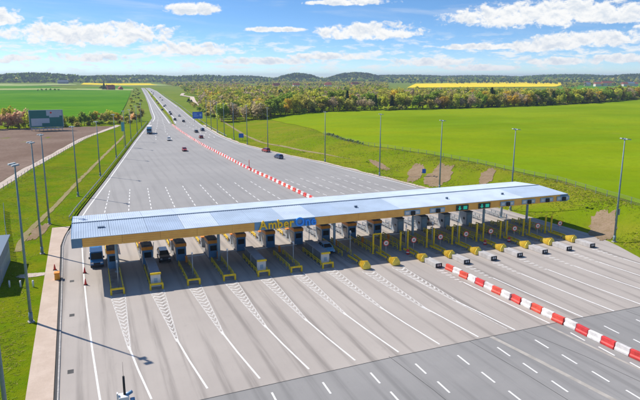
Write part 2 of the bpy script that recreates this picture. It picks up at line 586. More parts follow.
# ------------------------------------------------------------------ the lie of the land
XL = [(-40, -4.3), (20, -4.3), (56, -4.5), (84, -5.0), (113, -5.6), (120, -5.2), (141, -2.7), (184, 4.1), (228, 10.8), (300, 21.7),
      (401, 37.7), (459, 46.4), (540, 53.1), (702, 67.4), (1002, 92.2), (1470, 129.3), (1760, 152)]
XR = [(-40, 66), (30, 74), (60, 82), (69, 85.6), (78, 88.9), (85, 90), (110, 88.5), (135, 85.5), (149, 84), (170, 81), (196, 77.5), (223, 71),
      (264, 65), (304, 64.4), (364, 67.8), (472, 76.6), (642, 92), (940, 116), (1352, 150), (1760, 175)]
XF = [(-40, 84), (30, 90), (60, 98), (86, 105), (116, 112), (148, 111), (166, 109), (200, 102), (224, 100), (251, 102), (300, 110), (420, 120),
      (1760, 260)]


def ip(tab, y):
    return float(np.interp(y, [p[0] for p in tab], [p[1] for p in tab]))


def sst(a, b, x):
    t = min(1.0, max(0.0, (x - a) / (b - a)))
    return t * t * (3 - 2 * t)


def terrain(x, y):
    xr, xf = ip(XR, y), ip(XF, y)
    h = 0.0
    if x > xr:
        hh = 4.0 * (1 - sst(260, 400, y) * (1 - sst(90, 160, x)))
        hh *= 1 - sst(600, 1200, y)
        h += hh * sst(xr + 1.0, xf, x)
        h += 0.35 * mnoise.noise(Vector((x * 0.06, y * 0.06, 1.0))) * sst(xr + 1, xr + 10, x)
    xl = ip(XL, y) - 3.5
    if x < xl:
        d = xl - x
        h += 0.25 * mnoise.noise(Vector((x * 0.08, y * 0.08, 4.0))) * sst(0, 6, d)
        h -= 0.5 * sst(2, 9, d) * (1 - sst(11, 18, d)) * sst(110, 150, y)
    if y > 1500:
        h += 3.0 * mnoise.noise(Vector((x * 0.0012, y * 0.0012, 2.0))) * sst(1500, 2600, y)
    if y > 700 and x < ip(XL, min(y, 1740)) - 30:
        d = ip(XL, min(y, 1740)) - 30 - x
        h += sst(0, 160, d) * sst(700, 1700, y) * (3.0 + 4.0 * mnoise.noise(Vector((x * 0.004, y * 0.003, 3.0))))
    r = math.hypot(x, y)
    if r > 2500:
        h += 11.0 * sst(2600, 3700, r) * (0.75 + 0.5 * mnoise.noise(Vector((x * 0.0009, y * 0.0009, 7.0))))
    return h


def grid_mesh(name, xs, ys, zoff, m):
    V = [(x, y, terrain(x, y) + zoff) for y in ys for x in xs]
    nx = len(xs)
    F = [(j * nx + i, j * nx + i + 1, (j + 1) * nx + i + 1, (j + 1) * nx + i) for j in range(len(ys) - 1) for i in range(nx - 1)]
    me = bpy.data.meshes.new(name)
    me.from_pydata(V, [], F)
    me.materials.append(m)
    me.polygons.foreach_set('use_smooth', [True] * len(F))
    return me


def strip_mesh(name, left, right, ys, nx, zoff, m):
    """sheet between two edges given as functions of y, laid on the land"""
    V = []
    F = []
    for y in ys:
        a, b = left(y), right(y)
        for i in range(nx + 1):
            x = a + (b - a) * i / nx
            V.append((x, y, terrain(x, y) + (zoff(y) if callable(zoff) else zoff)))
    n = nx + 1
    for j in range(len(ys) - 1):
        for i in range(nx):
            F.append((j * n + i, j * n + i + 1, (j + 1) * n + i + 1, (j + 1) * n + i))
    me = bpy.data.meshes.new(name)
    me.from_pydata(V, [], F)
    me.materials.append(m)
    me.polygons.foreach_set('use_smooth', [True] * len(F))
    return me


def ysteps(a, b, s0=2.0, g=0.012):
    out = [a]
    y = a
    while y < b:
        y += max(s0, abs(y) * g)
        out.append(min(y, b))
    return out


def sheet(name, left, right, a, b, nx, zoff, m, s0=2.0, g=0.012):
    L = (lambda y: ip(left, y)) if isinstance(left, list) else left
    R = (lambda y: ip(right, y)) if isinstance(right, list) else right
    return struct(name, strip_mesh(name, L, R, ysteps(a, b, s0, g), nx, zoff, m))


gx = sorted(set([-9000, -6000, -4000, -2800, -2000, -1500, -1100, -800, -550, -400, -280, -200, -140, -100, -70, -50, -35] +
                list(np.arange(-25, 0, 2.5)) + list(np.arange(0, 80, 8)) + list(np.arange(80, 130, 2.5)) +
                list(np.arange(130, 400, 20)) + list(np.arange(400, 1200, 60)) + list(np.arange(1200, 4000, 200)) + [4500, 5500, 7000, 9000, 12000]))
gy = sorted(set([-600, -300, -150, -80] + list(np.arange(-40, 320, 4.0)) + list(np.arange(320, 700, 14)) + list(np.arange(700, 1800, 60)) +
                list(np.arange(1800, 5000, 150)) + [5500, 6500, 8000, 10000, 13000]))
struct('ground', grid_mesh('ground', gx, gy, -0.40, M_MEADOW))

# grass verges and banks beside the road
sheet('bank', lambda y: ip(XR, y) - 0.4, lambda y: ip(XF, y) + 1.0, -20, 430, 14, -0.02, M_BANK, 2.0, 0.0)
sheet('verge', lambda y: -70.0, lambda y: ip(XL, y) - 0.4, 30, 420, 26, -0.02, M_VERGE, 2.5, 0.0)
# the big crop field on top of the bank
sheet('crop_field', lambda y: ip(XF, y) + 0.6, lambda y: 330 + y * 1.25, -20, 640, 50, 0.12, M_CROP, 4.0, 0.0)
# ploughed field beyond the track on the other side
TRK = [(150, -28.5), (183, -23.5), (212, -19.6), (262, -10.7), (319, -0.9), (384, 16.5), (420, 24)]
sheet('ploughed_field', lambda y: -140.0, lambda y: ip(TRK, y) - 2.2, 140, 392, 20, 0.03, M_PLOW, 4.0, 0.0)
sheet('gravel_track', lambda y: ip(TRK, y) - 2.0, lambda y: ip(TRK, y) + 0.9, 140, 400, 2, 0.05, M_TRACK, 4.0, 0.0)
WRN = [(118, -11.9), (124, -11.7), (150, -7.6), (178, -3.6), (245, 6.6), (302, 15.6), (340, 21)]
sheet('worn_path', lambda y: ip(WRN, y) - 1.5 + 0.5 * mnoise.noise(Vector((0, y * 0.3, 0))),
      lambda y: ip(WRN, y) - 0.2 + 0.5 * mnoise.noise(Vector((5, y * 0.3, 0))), 112, 330, 2, 0.04, M_WORN, 2.0, 0.0)
# far fields
sheet('far_field', lambda y: -60 - y * 0.6, lambda y: ip(XL, y) - 24, 470, 1440, 12, 0.10, M_CROP2, 10, 0.02)
sheet('pale_field', lambda y: -60 - y * 0.6, lambda y: ip(XL, y) - 20, 1445, 1620, 6, 0.10, M_PALE, 20, 0.02)
sheet('upper_field', lambda y: -60 - y * 0.6, lambda y: ip(XL, min(y, 1740)) - 20, 1630, 2150, 6, 0.10, M_CROP2, 20, 0.02)
sheet('meadow_strip', lambda y: -60 - y * 0.6, lambda y: 300.0, 2160, 2700, 10, 0.35, M_PALE, 30, 0.02)
sheet('rapeseed_field', lambda y: -15 + (y - 1900) * 0.02, lambda y: 240 + (y - 1900) * 0.05, 2300, 2850, 12, 0.9, M_RAPE, 30, 0.02)
sheet('rapeseed_field', lambda y: 860 + (y - 1500) * 0.62, lambda y: 1400 + (y - 1500) * 1.02, 1480, 2400, 30, 0.7, M_RAPE, 15, 0.01)
sheet('meadow_strip', lambda y: 1420 + (y - 1500) * 1.03, lambda y: 3400.0, 1000, 1900, 20, 0.5, M_CROP2, 20, 0.01)


# bare patches washed out of the bank
def blob_sheet(name, cx, cy, rx, ry, rot, seed, m, zoff, n=72, rings=8):
    V = [(cx, cy, terrain(cx, cy) + zoff)]
    F = []
    for k in range(1, rings + 1):
        for i in range(n):
            a = 2 * math.pi * i / n
            rr = k / rings * (1 + 0.32 * mnoise.noise(Vector((math.cos(a) * 1.6, math.sin(a) * 1.6, seed))) +
                              0.26 * mnoise.noise(Vector((math.cos(a) * 5, math.sin(a) * 5, seed + 3))) + 0.12 * mnoise.noise(Vector((math.cos(a) * 14, math.sin(a) * 14, seed + 5))))
            x, y = rx * rr * math.cos(a), ry * rr * math.sin(a)
            X = cx + x * math.cos(rot) - y * math.sin(rot)
            Y = cy + x * math.sin(rot) + y * math.cos(rot)
            V.append((X, Y, terrain(X, Y) + zoff))
    for i in range(n):
        F.append((0, 1 + i, 1 + (i + 1) % n))
    for k in range(rings - 1):
        for i in range(n):
            j = (i + 1) % n
            F.append((1 + k * n + i, 1 + (k + 1) * n + i, 1 + (k + 1) * n + j, 1 + k * n + j))
    me = bpy.data.meshes.new(name)
    me.from_pydata(V, [], F)
    me.materials.append(m)
    return struct(name, me)


blob_sheet('bare_earth', 94.5, 85.5, 8.0, 2.4, 0.75, 1.0, M_SOIL, 0.06)
blob_sheet('bare_earth', 96.0, 147.0, 11.0, 3.6, 0.85, 2.0, M_SOIL, 0.06)
blob_sheet('bare_earth', 93.0, 156.0, 10.5, 2.2, 0.95, 3.0, M_SOIL, 0.06)
blob_sheet('bare_earth', 103.0, 134.0, 8.0, 2.0, 0.8, 4.0, M_SOIL, 0.06)
blob_sheet('bare_earth', 90.5, 175.0, 9.0, 1.3, 1.45, 5.0, M_SOIL, 0.06)
blob_sheet('bare_earth', -10.2, 126.0, 1.5, 6.0, -0.15, 6.0, M_SOIL, 0.05)
SHP = [(150, 85.8), (170, 83.2), (196, 79.8), (223, 73.4), (264, 67.4), (300, 67), (364, 70)]
sheet('bare_shoulder', lambda y: ip(XR, y) + 0.1, lambda y: ip(XR, y) + 1.6 + 0.8 * mnoise.noise(Vector((0, y * 0.15, 9))), 128, 380, 2, 0.04, M_TRACK, 2.5, 0)
PTH = [(186, 88.5), (215, 82.5), (240, 78.0), (262, 75.0), (300, 76), (360, 83), (470, 96)]
sheet('footpath', lambda y: ip(PTH, y) - 0.7 * sst(186, 225, y), lambda y: ip(PTH, y) + 0.02 + 0.8 * sst(186, 225, y), 186, 470, 2, 0.05, M_WORN, 3.0, 0)
FPT = [(620, 108), (760, 128), (880, 147), (1000, 150), (1150, 176)]
sheet('footpath', lambda y: ip(FPT, y) - 3, lambda y: ip(FPT, y) + 3, 620, 1150, 2, 0.15, M_TRACK, 10, 0)

# paved surfaces
road = sheet('road', lambda y: ip(XL, y), lambda y: ip(XR, y), -20, 1750, 10, 0.0, M_ASPH, 3.0, 0.006)
JNT = [(-8, 50.9), (8, 51.5), (30, 52.6), (54, 53.3), (95, 53.4)]


def pave(name, ya, yb, ny, off, m):
    V, F = [], []
    for j in range(ny + 1):
        q = j / ny
        for i in range(25):
            f = i / 24
            y = 0.0
            x = -4.5 + f * 90
            for _ in range(3):                       # the edges bend with y: settle x and y together
                y = ya(x) + (yb(x) - ya(x)) * q
                a, b = ip(XL, y) + 0.02, ip(XR, y) - 0.02
                x = a + (b - a) * f
            V.append((x, y, off))
    for j in range(ny):
        for i in range(24):
            F.append((j * 25 + i, j * 25 + i + 1, (j + 1) * 25 + i + 1, (j + 1) * 25 + i))
    me = bpy.data.meshes.new(name)
    me.from_pydata(V, [], F)
    me.materials.append(m)
    return struct(name, me)


plaza = pave('plaza_pavement', lambda x: ip(JNT, x), lambda x: 121.0, 24, 0.006, M_CONC)
newroad = pave('asphalt_section', lambda x: -18.0, lambda x: ip(JNT, x) - 0.01, 24, 0.005, M_DARKASPH)
MEDL = [(395, 52.2), (460, 57.5), (606, 68.8), (902, 92.6), (1360, 131), (1740, 159)]
MEDR = [(395, 53.6), (460, 60.8), (606, 72.6), (902, 97.4), (1360, 134), (1740, 162)]
sheet('central_reservation', lambda y: ip(MEDL, y), lambda y: ip(MEDR, y), 385, 1740, 2, 0.06, M_BANK, 6, 0.01)
walk = sheet('walkway', lambda y: -7.3 - 0.009 * (y - 57) * (1 if y < 135 else 0.6), lambda y: ip(XL, y) - 0.32, -10, 128, 3, 0.03, M_WALK, 3.0, 0)
blob_sheet('side_path', -9.6, 97.2, 2.4, 1.0, 0.0, 8.0, M_TRACK, 0.035)


def seg_strip(name, pts, wd, z, m, parent):
    """flat painted stripe along a polyline"""
    mb = MB()
    P = [Vector((p[0], p[1], 0)) for p in pts]
    L, R = [], []
    for i, p in enumerate(P):
        d = (P[min(i + 1, len(P) - 1)] - P[max(i - 1, 0)]).normalized()
        nrm = Vector((-d.y, d.x, 0))
        ww = wd[i] if isinstance(wd, (list, tuple)) else wd
        L.append((p + nrm * ww / 2)[:2])
        R.append((p - nrm * ww / 2)[:2])
    for i in range(len(P) - 1):
        mb.quad((*R[i], z), (*R[i + 1], z), (*L[i + 1], z), (*L[i], z))
    return obj(name, mb.mesh(name, m), parent)


# drain slot along the kerb
seg_strip('drain_slot', [(ip(XL, y) - 0.14, y) for y in range(-8, 128, 6)], 0.24, 0.045, M_BLACK, walk)
mb = MB()
for y in range(-8, 124, 2):
    mb.bar((ip(XL, y) + 0.08, y, 0.05), (ip(XL, y + 1.97) + 0.08, y + 1.97, 0.05), 0.16, 0.12)
o = obj('kerb', mb.mesh('kerb', M_KERB), walk)

# ------------------------------------------------------------------ lane markings
ZP, ZN, ZR = 0.011, 0.010, 0.006
HATCH_L = MB()
for k in range(14):
    y = -0.5 - k * 1.15
    hw = 0.92 * (1 - k / 15.5)
    for s in (-1, 1):
        HATCH_L.quad((0, y - 0.75, 0), (0, y - 0.28, 0), (s * hw, y + 0.47, 0), (s * hw, y, 0))
for s in (-1, 1):
    HATCH_L.quad((s * 1.02, 0.6, 0), (s * 0.88, 0.6, 0), (0.03 * s, -17.5, 0), (0.17 * s, -17.5, 0))
hatch_mesh = HATCH_L.mesh('hatching', M_FADED)
HATCH_R = MB()
for k in range(6):
    y = -0.4 - k * 1.1
    hw = 0.55 * (1 - k / 9)
    HATCH_R.quad((-hw, y - 0.45, 0), (hw, y - 0.75, 0), (hw, y - 0.25, 0), (-hw, y, 0))
hatch_r_mesh = HATCH_R.mesh('hatching', M_FADED)
for k, x in enumerate(ISL):
    end = (x + 1.45, 53.4)
    if k <= 8:
        h = obj('hatching', hatch_mesh, plaza, (x, 82.6 if k < 7 else 79.5, ZP), RAD(0.9))
        y1 = 66.0 if k < 7 else 64.0
        seg_strip('lane_line', [(x + 0.25, y1), (x + 0.75, 60), end], 0.2, ZP + 0.002, M_WHITE, plaza)
        if k == 8:
            seg_strip('lane_line', [(x - 0.5, 76), (x - 0.1, 66), (x + 0.75, 54)], 0.12, ZP + 0.002, M_FADED, plaza)
    else:
        obj('hatching', hatch_r_mesh, plaza, (x + 0.1, 76.6, ZP), 0)
        seg_strip('lane_line', [(x + 0.3, 70.0), (x + 0.75, 62), end], 0.2, ZP + 0.002, M_WHITE, plaza)
seg_strip('edge_line', [(-0.2, 46), (-0.75, 56), (-1.2, 66), (-1.7, 80), (-2.0, 92), (-2.3, 112)], 0.2, ZP, M_WHITE, plaza)
seg_strip('edge_line', [(ip(XL, y) + 1.0, y) for y in range(121, 420, 8)], 0.28, ZR, M_WHITE, road)
seg_strip('edge_line', [(ip(XR, y) - 1.0, y) for y in range(140, 620, 10)], 0.28, ZR, M_WHITE, road)
seg_strip('edge_line', [(ip(XL, y) + 2.2, y) for y in range(420, 1740, 30)], 0.5, 0.05, M_WHITE, road)
seg_strip('edge_line', [(ip(MEDL, y) - 1.2, y) for y in range(400, 1740, 30)], 0.5, 0.05, M_WHITE, road)
seg_strip('edge_line', [(ip(MEDR, y) + 1.2, y) for y in range(400, 1740, 30)], 0.5, 0.05, M_WHITE, road)
seg_strip('edge_line', [(ip(XR, y) - 2.2, y) for y in range(620, 1740, 30)], 0.5, 0.05, M_WHITE, road)
seg_strip('pavement_joint', [(-4.2, 51.0), (8, 51.5), (30, 52.6), (54, 53.3), (80, 53.36)], 0.09, ZP + 0.006, M_TAR, plaza)
for x0, x1 in ((47.3, 50.6), (29.0, 30.2), (39.5, 40.8), (64.0, 66.0)):
    seg_strip('tar_joint', [(x0, 52.9), ((x0 + x1) / 2 + 0.1, 45), (x1, 34)], 0.06, ZN + 0.004, M_TAR, newroad)
seg_strip('scraped_line', [(42.6, 53.0), (43.6, 46), (44.8, 36)], 0.55, ZN + 0.001, M_TAN, newroad)
seg_strip('scraped_line', [(51.0, 53.0), (51.6, 46), (52.6, 36)], 0.35, ZN + 0.001, M_TAN, newroad)
for (x, y) in ((-3.4, 62.0), (-3.5, 78.0), (-3.7, 92.0), (-3.3, 48.0)):
    obj('drain_cover', MB().box(x - 0.3, x + 0.3, y - 0.45, y + 0.45, 0.004, 0.016).mesh('drain_cover', M_TAR), plaza)
dash_mesh = MB().quad((-0.1, -1.15, 0), (0.1, -1.15, 0), (0.1, 1.15, 0), (-0.1, 1.15, 0)).mesh('dash', M_WHITE)
for k in range(2, 16):
    for j in range(5):
        y = 49.2 - 4.1 * j
        obj('dash', dash_mesh, newroad, (ISL[k] + 1.75 + 0.11 * j * 1.2, y, ZN), RAD(-2.0))
# dashed lanes behind the canopy fan in towards the motorway
DL = [(2.6, 4.6), (7.8, 9.8), (12.8, 14.5), (18.1, 19.3), (22.9, 24.0), (28.2, 28.9), (33.2, 33.8), (38.7, 38.9), (44.0, 43.7),
      (56.5, 54.4), (61.5, 59.2), (66.6, 64.2), (71.7, 69.2), (76.6, 74.2)]
for a, b in DL:
    for j in range(11):
        y = 123 + j * 4.2
        x = a + (b - a) * (y - 140.5) / 25.0
        obj('dash', dash_mesh, road, (x, y, ZR + (0.004 if y < 122 else 0)), math.atan2(a - b, 25.0))
dash2 = MB().quad((-0.14, -2.2, 0), (0.14, -2.2, 0), (0.14, 2.2, 0), (-0.14, 2.2, 0)).mesh('dash', M_WHITE)
for j in range(40):
    y = 300 + j * 13
    for f in (0.36, 0.68):
        lx = ip(XL, y) + 1.5
        rx = min(ip(MEDL, y) - 1.2, 46.5 + max(0, y - 340) * 0.1) if y < 395 else ip(MEDL, y) - 1.2
        obj('dash', dash2, road, (lx + (rx - lx) * f, y, ZR + y * 2e-5), RAD(-6))
        lx = ip(MEDR, y) + 1.2
        rx = ip(XR, y) - 1.2
        obj('dash', dash2, road, (lx + (rx - lx) * (f - 0.02), y, ZR + y * 2e-5), RAD(-5))

# ------------------------------------------------------------------ toll canopy
CX0, CX1, CY0, CY1 = -3.2, 87.5, 88.3, 104.0
ZB, ZT = 6.05, 7.38
YR, ZRD = 96.6, 7.78
canopy = thing('toll_canopy', 'long toll plaza canopy with pale blue ribbed metal roof and amber front', 'canopy', (0, 0, 0))


def roof_panel(x0, x1, ya, za, yb, zb):
    mb = MB()
    nrib = 16
    pts = []
    for i in range(nrib):
        a = x0 + (x1 - x0) * i / nrib
        dxr = (x1 - x0) / nrib
        pts += [(a, 0), (a + dxr * 0.62, 0), (a + dxr * 0.70, 0.05), (a + dxr * 0.92, 0.05)]
    pts.append((x1, 0))
    b = 0
    for (x, h) in pts:
        mb.v += [(x, ya, za + h), (x, yb, zb + h)]
    for i in range(len(pts) - 1):
        mb.face([2 * i, 2 * i + 2, 2 * i + 3, 2 * i + 1])
    return mb


nb = 17
rp = random.Random(3)
for i in range(nb):
    a = CX0 + (CX1 - CX0) * i / nb + 0.015
    b = CX0 + (CX1 - CX0) * (i + 1) / nb - 0.015
    mi = rp.choice((0, 0, 1, 2)) if i not in (11, 13) else 2
    obj('roof_panel', roof_panel(a, b, CY0 + 0.1, ZT + 0.02, YR, ZRD).mesh('roof_panel', M_ROOFS[mi]), canopy)
    obj('roof_panel', roof_panel(a, b, YR + 0.1, ZRD, CY1 - 0.05, ZT - 0.1).mesh('roof_panel', M_ROOFS[2]), canopy)
obj('ridge_cap', MB().box(CX0, CX1, YR - 0.13, YR + 0.2, ZRD - 0.05, ZRD + 0.1).mesh('ridge_cap', M_RIDGE), canopy)
obj('soffit', MB().box(CX0 + 0.2, CX1 - 0.2, CY0 + 0.2, CY1 - 0.2, ZB + 0.12, ZB + 0.22).mesh('soffit', mat('soffit_panel', (0.30, 0.33, 0.36), 0.6)), canopy)
FX0, FX1 = CX0 + 1.45, CX1 - 1.9
npan = 16
fsplit = [FX0 + (FX1 - FX0) * i / npan for i in range(npan + 1)]
for i in range(npan):
    mb = MB()
    a, b = fsplit[i] + 0.012, fsplit[i + 1] - 0.012
    for r in range(4):
        z0 = ZB + (ZT - ZB) * r / 4
        z1 = ZB + (ZT - ZB) * (r + 1) / 4
        mb.box(a, b, CY0, CY0 + 0.16, z0, z1 - 0.035)
        mb.box(a, b, CY0 + 0.03, CY0 + 0.15, z1 - 0.035, z1, mi=1)
    obj('fascia_panel', mb.mesh('fascia_panel', [M_FASCIA, M_FASC2]), canopy)
    mb = MB().box(a, b, CY1 - 0.14, CY1 + 0.02, ZB, ZT - 0.12)
    obj('fascia_panel', mb.mesh('fascia_panel', M_FASCIA), canopy)
for a, b in ((CX0, FX0 - 0.01), (FX1 + 0.01, CX1)):
    obj('corner_panel', MB().box(a, b, CY0 - 0.02, CY0 + 0.16, ZB - 0.02, ZT + 0.03).mesh('corner_panel', M_BLUEEND), canopy)
for x in (CX0, CX1 - 0.12):
    mb = MB()
    ring = [(CY0 + 0.17, ZB), (CY1, ZB), (CY1, ZT - 0.08), (YR, ZRD + 0.03), (CY0 + 0.17, ZT + 0.03)]
    mb.loft([[(x, y, z) for y, z in ring], [(x + 0.12, y, z) for y, z in ring]])
    obj('end_panel', mb.mesh('end_panel', M_BLUEEND), canopy)
obj('gutter', MB().box(CX0, CX1, CY0 - 0.05, CY0 + 0.12, ZT + 0.002, ZT + 0.07).mesh('gutter', mat('gutter_metal', (0.42, 0.50, 0.58), 0.45)), canopy)
for x, y, s in ((1.0, 93.0, 0.5), (43.0, 91.8, 0.25), (62.0, 92.2, 0.22), (74.5, 91.9, 0.22)):
    z = ZT + (ZRD - ZT) * (y - CY0) / (YR - CY0)
    obj('roof_vent', MB().box(x - s, x + s, y - s * 0.6, y + s * 0.6, z, z + 0.35 if s < 0.4 else z + 0.2).mesh('roof_vent', M_RIDGE), canopy)
colm = MB().cyl((0, 0, 0.2), (0, 0, 6.1), 0.24, 0.24, 14).box(-0.4, 0.4, -0.4, 0.4, 0.18, 0.26).box(-0.5, 0.5, -0.5, 0.5, 5.95, 6.15).mesh('column', M_COLUMN)
for k in (0, 3, 7, 10, 13, 15):
    for y in (93.6, 101.5):
        obj('column', colm, canopy, (ISL[k] + (0.55 if k in (0, 3) else 0.0), y, 0))
# name sign
obj('sign_panel', MB().box(23.7, 33.95, CY0 - 0.09, CY0 - 0.01, ZB + 0.03, ZT + 0.06).mesh('sign_panel', mat('sign_backing', (0.16, 0.33, 0.52), 0.5)), canopy)


def text_mesh(body, size, ext, m, bold=0.0):
    cu = bpy.data.curves.new('txt', 'FONT')
    cu.body = body
    cu.size = size
    cu.extrude = ext
    cu.offset = bold
    cu.resolution_u = 3
    ob = bpy.data.objects.new('txt', cu)
    COL.objects.link(ob)
    dg = bpy.context.evaluated_depsgraph_get()
    me = bpy.data.meshes.new_from_object(ob.evaluated_get(dg))
    bpy.data.objects.remove(ob)
    bpy.data.curves.remove(cu)
    me.materials.clear()
    me.materials.append(m)
    xs = [v.co.x for v in me.vertices]
    x0 = min(xs)
    for v in me.vertices:
        v.co.x -= x0
    return me, max(xs) - x0


def letters(body, size, m, x, z, y, gap, bold, ext=0.1):
    for ch in body:
        me, wd = text_mesh(ch, size, ext, m, bold)
        o = obj('letter', me, canopy, (x, y, z))
        o.rotation_euler = (RAD(90), 0, 0)
        x += wd + gap
    return x


xe = letters('Amber', 1.95, M_LETY, 24.35, ZB + 0.2, CY0 - 0.24, 0.17, 0.035)
letters('One', 2.0, M_LETB, xe + 0.06, ZB + 0.17, CY0 - 0.24, 0.15, 0.05)

# lane signals on the fascia
for i, x in enumerate((52.3, 57.45, 62.75, 67.6, 72.8, 77.8, 82.2, 86.25)):
    green = i in (2, 3)
    lab = ('dark lane display with green arrow on the fascia, %s of the two from name sign' % ('first' if i == 2 else 'second')) if green else \
        'pale blue lane sign with dark display, %s along the fascia from the name sign' % ORD[i if i < 2 else i - 2]
    t = thing('lane_signal', lab, 'lane sign', (x, CY0 - 0.10, 6.65), 0, 'lane signals on the canopy front')
    if green:
        obj('panel', MB().box(-1.3, 1.3, -0.06, 0.06, -0.5, 0.5).mesh('panel', mat('display_glass', (0.008, 0.035, 0.045), 0.3)), t)
        obj('symbol', MB().box(0.2, 1.0, -0.085, -0.06, -0.3, 0.3).mesh('symbol', M_SCREEN), t)
        mb = MB().quad((-0.75, -0.08, -0.05), (-0.45, -0.08, -0.05), (-0.45, -0.08, 0.36), (-0.75, -0.08, 0.36))
        mb.v += [(-1.0, -0.08, -0.05), (-0.2, -0.08, -0.05), (-0.6, -0.08, -0.4)]
        mb.face([0, 1, 6, 4])
        mb.face([1, 5, 6])
        obj('arrow', mb.mesh('arrow', M_SCREEN), t)
    else:
        obj('panel', MB().box(-1.55, 1.55, -0.06, 0.06, -0.42, 0.42).mesh('panel', M_LBLUE), t)
        obj('display', MB().box(-0.32, 0.42, -0.38, -0.065, -0.42, 0.30).mesh('display', M_DARK, 0.02), t)
        for a, b in ((-1.3, -0.6), (0.65, 1.3)):
            obj('lettering', MB().box(a, b, -0.075, -0.062, -0.2, 0.2).mesh('lettering', M_OFFW), t)

# ------------------------------------------------------------------ toll islands and what stands on them
slab_mesh = MB().box(-0.95, 0.95, 84.0, 112.5, 0.0, 0.2, taper=0.03).mesh('slab', M_ISLAND, 0.03)
kerb_mesh = MB().box(-1.0, -0.953, 84.0, 112.5, 0.0, 0.16).box(0.953, 1.0, 84.0, 112.5, 0.0, 0.16).mesh('kerb', M_KERB)


def rail_mesh(y0, y1, h, m, step=1.6):
    mb = MB()
    mb.bar((0, y0, h), (0, y1, h), 0.12, 0.14)
    mb.bar((0, y0, h * 0.55 + 0.1), (0, y1, h * 0.55 + 0.1), 0.09, 0.11)
    y = y0 + 0.06
    while y < y1:
        mb.box(-0.06, 0.06, y - 0.06, y + 0.06, 0.19, h - 0.06)
        y += step
    mb.box(-0.06, 0.06, y1 - 0.12, y1, 0.19, h - 0.06)
    return mb.mesh('rail', m)


rail_front = rail_mesh(84.6, 93.2, 0.95, M_YGR)
rail_back = rail_mesh(104.5, 111.0, 0.95, M_YEL)
rail_back_r = rail_mesh(101.5, 106.0, 0.9, M_GALV, 1.5)
rail_r = rail_mesh(88.2, 97.0, 1.0, M_YGR)
frame_mesh = MB().bar((-0.95, 83.6, 0.85), (0.95, 83.6, 0.85), 0.26, 0.26).bar((-0.86, 83.62, 0), (-0.86, 83.62, 0.75), 0.26, 0.26) \
    .bar((0.86, 83.62, 0), (0.86, 83.62, 0.75), 0.26, 0.26).bar((-0.86, 83.7, 0.7), (-0.86, 84.9, 0.7), 0.14, 0.16).bar((0.86, 83.7, 0.7), (0.86, 84.9, 0.7), 0.14, 0.16) \
    .mesh('front_frame', M_YEL, 0.02)

booth_parts = {}


def booth(x, y, label, style, dz=0.2):
    t = thing('toll_booth', label, 'toll booth', (x, y, dz), 0, 'toll booths under the canopy')
    if style == 'orange':
        if 'o' not in booth_parts:
            P = {}
            P['wall'] = MB().box(-0.82, 0.82, 0.0, 3.1, 0, 2.45).mesh('wall', M_CREAM, 0.03)
            P['front_shade_panel'] = MB().box(-0.80, 0.80, -0.05, -0.002, 0.02, 2.44).mesh('front_shade_panel', M_BLUEP)  # the front lies in shade; that blue is put into its colour
            P['band'] = MB().box(-0.90, 0.90, -0.10, 3.2, 2.45, 2.98).mesh('band', M_ORANGE, 0.02)
            P['roof'] = MB().box(-0.84, 0.84, -0.02, 3.1, 2.98, 3.06).box(-0.5, 0.5, 0.6, 1.5, 3.06, 3.35).box(-0.4, 0.3, 1.9, 2.6, 3.06, 3.28).mesh('roof', mat('booth_roof', (0.16, 0.15, 0.15), 0.7, var=0.2))
            P['window1'] = MB().box(-0.86, -0.823, 0.7, 2.3, 1.05, 2.1).mesh('window', M_GLASS)
            P['window2'] = MB().box(0.823, 0.86, 0.7, 2.3, 1.05, 2.1).mesh('window', M_GLASS)
            P['window3'] = MB().box(-0.55, 0.55, -0.075, -0.052, 1.2, 2.1).mesh('window', M_GLASS)
            P['door'] = MB().box(-0.85, -0.823, 2.4, 3.05, 0.05, 2.2).mesh('door', M_GREYB)
            booth_parts['o'] = P
        for n, me in booth_parts['o'].items():
            obj(n.rstrip('123'), me, t)
    else:
        if 'g' not in booth_parts:
            P = {}
            P['cabinet'] = MB().box(-0.72, 0.72, 0, 2.2, 0, 2.75).mesh('cabinet', M_GREYB, 0.03)
            P['roof'] = MB().box(-0.8, 0.8, -0.12, 2.3, 2.752, 2.85).mesh('roof', M_DARK)
            P['door'] = MB().box(-0.5, 0.5, -0.04, -0.002, 0.1, 2.2).mesh('door', M_COLUMN)
            P['screen'] = MB().box(-0.76, -0.723, 0.5, 1.1, 1.1, 1.6).mesh('screen', M_GLASS)
            booth_parts['g'] = P
        for n, me in booth_parts['g'].items():
            obj(n, me, t)
    return t


# bulging striped impact cushion, nose towards -Y
cush = MB()
rings = []
prof = []
for q in range(7):
    yq = -q * 0.36
    gq = q / 6
    prof += [(yq, 0.26 + 0.30 * gq, 0.55 + 0.55 * gq), (yq - 0.24, 0.36 + 0.36 * gq, 0.68 + 0.66 * gq), (yq - 0.26, 0.27 + 0.30 * gq, 0.56 + 0.56 * gq)]
prof += [(-2.6, 0.62, 1.12), (-2.75, 0.70, 1.25), (-2.95, 0.30, 0.7)]
for (y, hw, h) in prof:
    rings.append([(-hw, y, 0.08), (hw, y, 0.08), (hw, y, h * 0.45), (hw * 0.4, y, h), (-hw * 0.4, y, h), (-hw, y, h * 0.45)])
cush.loft(rings)
for i in range(len(cush.mi)):
    cush.mi[i] = 1 if ((i // 6) % 3 == 2 and i // 6 < 20) else 0
cushion_body = cush.mesh('body', [mat('cushion_lemon', (0.92, 0.68, 0.10), 0.5, var=0.12, vscale=2), M_STRIPE])
cushion_beam = MB().bar((-0.42, 0.0, 0.62), (-0.55, 3.4, 0.62), 0.14, 0.3).bar((0.42, 0.0, 0.62), (0.55, 3.4, 0.62), 0.14, 0.3).mesh('side_beam', M_YEL)
